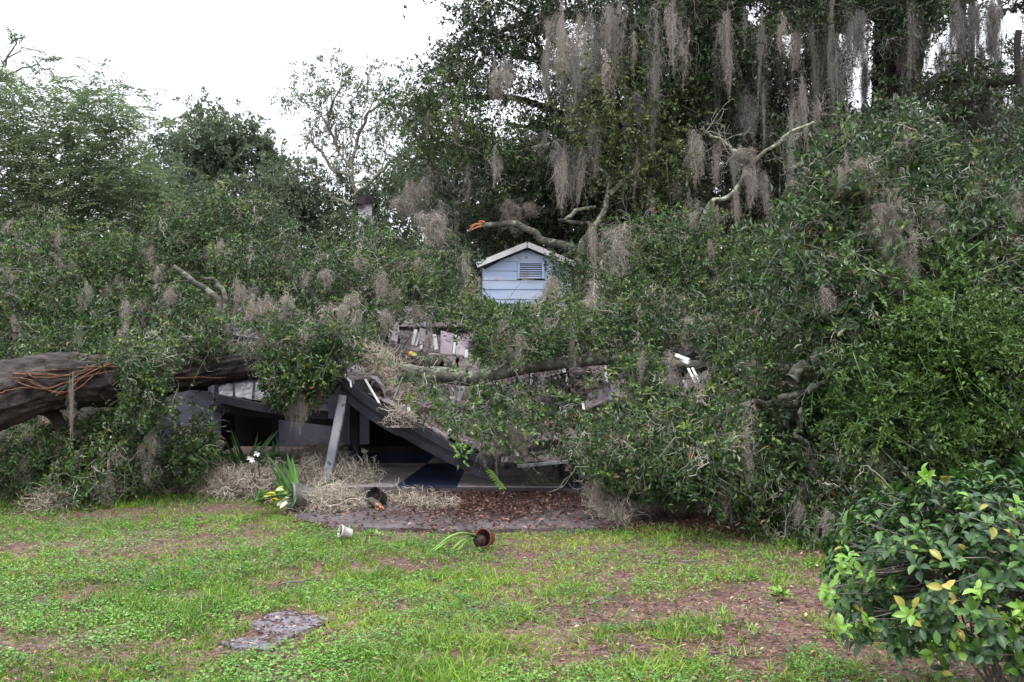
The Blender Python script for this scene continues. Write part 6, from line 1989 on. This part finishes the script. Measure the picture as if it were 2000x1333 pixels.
# ------------------------------------------------------------------ foreground shrub
def shrub():
    c0 = G(1880, 1400)
    root = thing('glossy_shrub', 'glossy dark green shrub with yellow-green new leaves in the near right corner', 'shrub', (c0[0] + 0.05, 4.55, 0))
    cx, cy = 2.06, 4.5
    # leaf template
    n = 5
    t = np.linspace(0, 1, n)
    w = np.array([0.05, 0.34, 0.5, 0.40, 0.0])
    vs = []
    for i in range(n):
        z = -0.22 * t[i] ** 2
        vs += [(-w[i], t[i], z + w[i] * 0.30), (0, t[i], z), (w[i], t[i], z + w[i] * 0.30)]
    fs = []
    for i in range(n - 1):
        a = i * 3
        fs += [(a, a + 3, a + 4, a + 1), (a + 1, a + 4, a + 5, a + 2)]
    tmpl = np.array(vs)
    tfs = np.array(fs)
    # twig ends over an uneven dome, then whorls of leaves
    N = 1450
    d = nrm(R.normal(0, 1, (N, 3)))
    d[:, 2] = np.abs(d[:, 2]) * 1.0 - 0.32 * R.random(N)
    d = nrm(d)
    rr = (0.60 + 0.42 * R.random(N) ** 0.5) * (0.80 + 0.36 * vnoise(d * 2.3 + 4.4))
    ends = np.array((cx + 0.26, cy, 0.50)) + d * rr[:, None] * np.array((0.86, 0.80, 0.68))
    # lower skirt sprays left
    ends = ends[(ends[:, 2] > 0.10) & ~((ends[:, 2] < 0.42) & (ends[:, 0] > 1.55) & (R.random(len(ends)) < 0.75))]
    extra = np.array([P(1640, 1115, 4.2), P(1615, 1150, 4.25), P(1620, 1160, 4.2), P(1805, 925, 4.5), P(1812, 935, 4.45), P(1660, 1080, 4.2), P(1905, 1150, 3.9), P(1990, 1190, 3.85), P(1985, 1200, 3.85), P(1650, 1220, 4.1), P(1640, 1095, 4.3), P(1680, 1120, 4.2), P(1700, 1210, 4.1)])
    ends = np.vstack([ends, extra])
    dd = np.vstack([d[: len(ends) - len(extra)] if False else nrm(ends[: len(ends) - len(extra)] - np.array((cx, cy, 0.4))), nrm(R.normal(0, 0.4, (len(extra), 3)) + np.array((-0.4, -0.5, 0.7)))])
    P0, AX, NO, LL, K = [], [], [], [], []
    for i in range(len(ends)):
        young = R.random() < 0.035 or i >= len(ends) - len(extra)
        k = R.integers(5, 9)
        a0 = R.uniform(0, 6.28)
        dv = dd[i]
        s = nrm(np.cross(dv, (0.3, 0.2, 1.0))[None])[0]
        u = np.cross(s, dv)
        for q in range(k):
            a = a0 + q * 2.4
            ra = s * math.cos(a) + u * math.sin(a)
            ax = nrm((ra * R.uniform(0.7, 1.1) + dv * R.uniform(0.2, 0.8) + np.array((0, 0, 0.1)))[None])[0]
            P0.append(ends[i] - dv * 0.012 * q + R.normal(0, 0.006, 3))
            AX.append(ax)
            NO.append(dv * 1.0 + np.array((0, -0.1, 0.7)) + R.normal(0, 0.25, 3))
            LL.append(R.uniform(0.038, 0.070) * (1.0 if not young else 0.9))
            rnd = R.random()
            K.append(2 if young else (3 if rnd < 0.035 else (1 if rnd < 0.40 else 0)))
    P0, AX, NO, LL, K = map(np.array, (P0, AX, NO, LL, K))
    mats = [M_SHD, M_SHM, M_SHF, M_SHY]
    # the 300 leaves nearest the camera and inside the frame become parts
    x, y = PROJ(P0)
    vis = (x > 1590) & (x < 1995) & (y > 900) & (y < 1325)
    score = P0[:, 1] + np.where(vis, 0, 50)
    order = np.argsort(score)
    pick, rest = order[:300], order[300:]
    tm = []
    for m in mats:
        me = mesh_np('leaf', tmpl, tfs, m, smooth=True)
        tm.append(me)
    axn = nrm(AX)
    sd = nrm(np.cross(axn, NO))
    nn = np.cross(sd, axn)
    inv = parent_inv(root)
    for i in pick:
        o = bpy.data.objects.new('leaf', tm[K[i]])
        COL.objects.link(o)
        o.parent = root
        L_ = LL[i]
        W_ = L_ * 0.52
        M = Matrix(((sd[i][0] * W_, axn[i][0] * L_, nn[i][0] * L_, P0[i][0]), (sd[i][1] * W_, axn[i][1] * L_, nn[i][1] * L_, P0[i][1]), (sd[i][2] * W_, axn[i][2] * L_, nn[i][2] * L_, P0[i][2]), (0, 0, 0, 1)))
        o.matrix_parent_inverse = inv
        o.matrix_basis = M
    # remaining leaves: one crown part with all four leaf colours
    me_parts = []
    mi = []
    for k in range(4):
        r = rest[K[rest] == k]
        if len(r) == 0:
            continue
        a = scatter((tmpl, tfs), P0[r], AX[r], NO[r], LL[r], LL[r] * 0.52, np.zeros(len(r)))
        me_parts.append(a)
        mi += [k] * len(a[1])
    v, f, t_ = merge(me_parts)
    me = mesh_np('crown', v, f, None, smooth=True)
    for m in mats:
        me.materials.append(m)
    me.polygons.foreach_set('material_index', np.array(mi, np.int32))
    o = link('crown', me, root)
    o['kind'] = 'stuff'
    # stems
    base = np.array((cx + 0.28, cy + 0.05, 0))
    T = Tubes()
    main = []
    for k in range(34):
        a = R.uniform(0, 6.28)
        e = np.array((cx + 0.2, cy, 0.5)) + np.array((math.cos(a) * R.uniform(0.15, 0.55), math.sin(a) * R.uniform(0.1, 0.55), R.uniform(-0.05, 0.35)))
        st = base + np.array((math.cos(a) * 0.09, math.sin(a) * 0.09, 0))
        pts = smooth_path([st, st * 0.6 + e * 0.4 + (0, 0, -0.05), e], 12, 0.03)
        T.add(pts, np.linspace(0.008, 0.004, 12), 7)
        main.append(pts)
    T.build('stem', M_TWIG, root, kind='stuff')
    allp = np.vstack([m[4:] for m in main])
    T = Tubes()
    for i in range(0, len(ends)):
        j = np.argmin(((allp - ends[i]) ** 2).sum(1) + 0.3 * (allp[:, 2] > ends[i][2]))
        m = (allp[j] + ends[i]) / 2 + R.normal(0, 0.03, 3)
        T.add([allp[j], m, ends[i]], [0.004, 0.0028, 0.0018], 4)
    T.build('twig', M_TWIG, root, kind='stuff')
    return root


shrub()
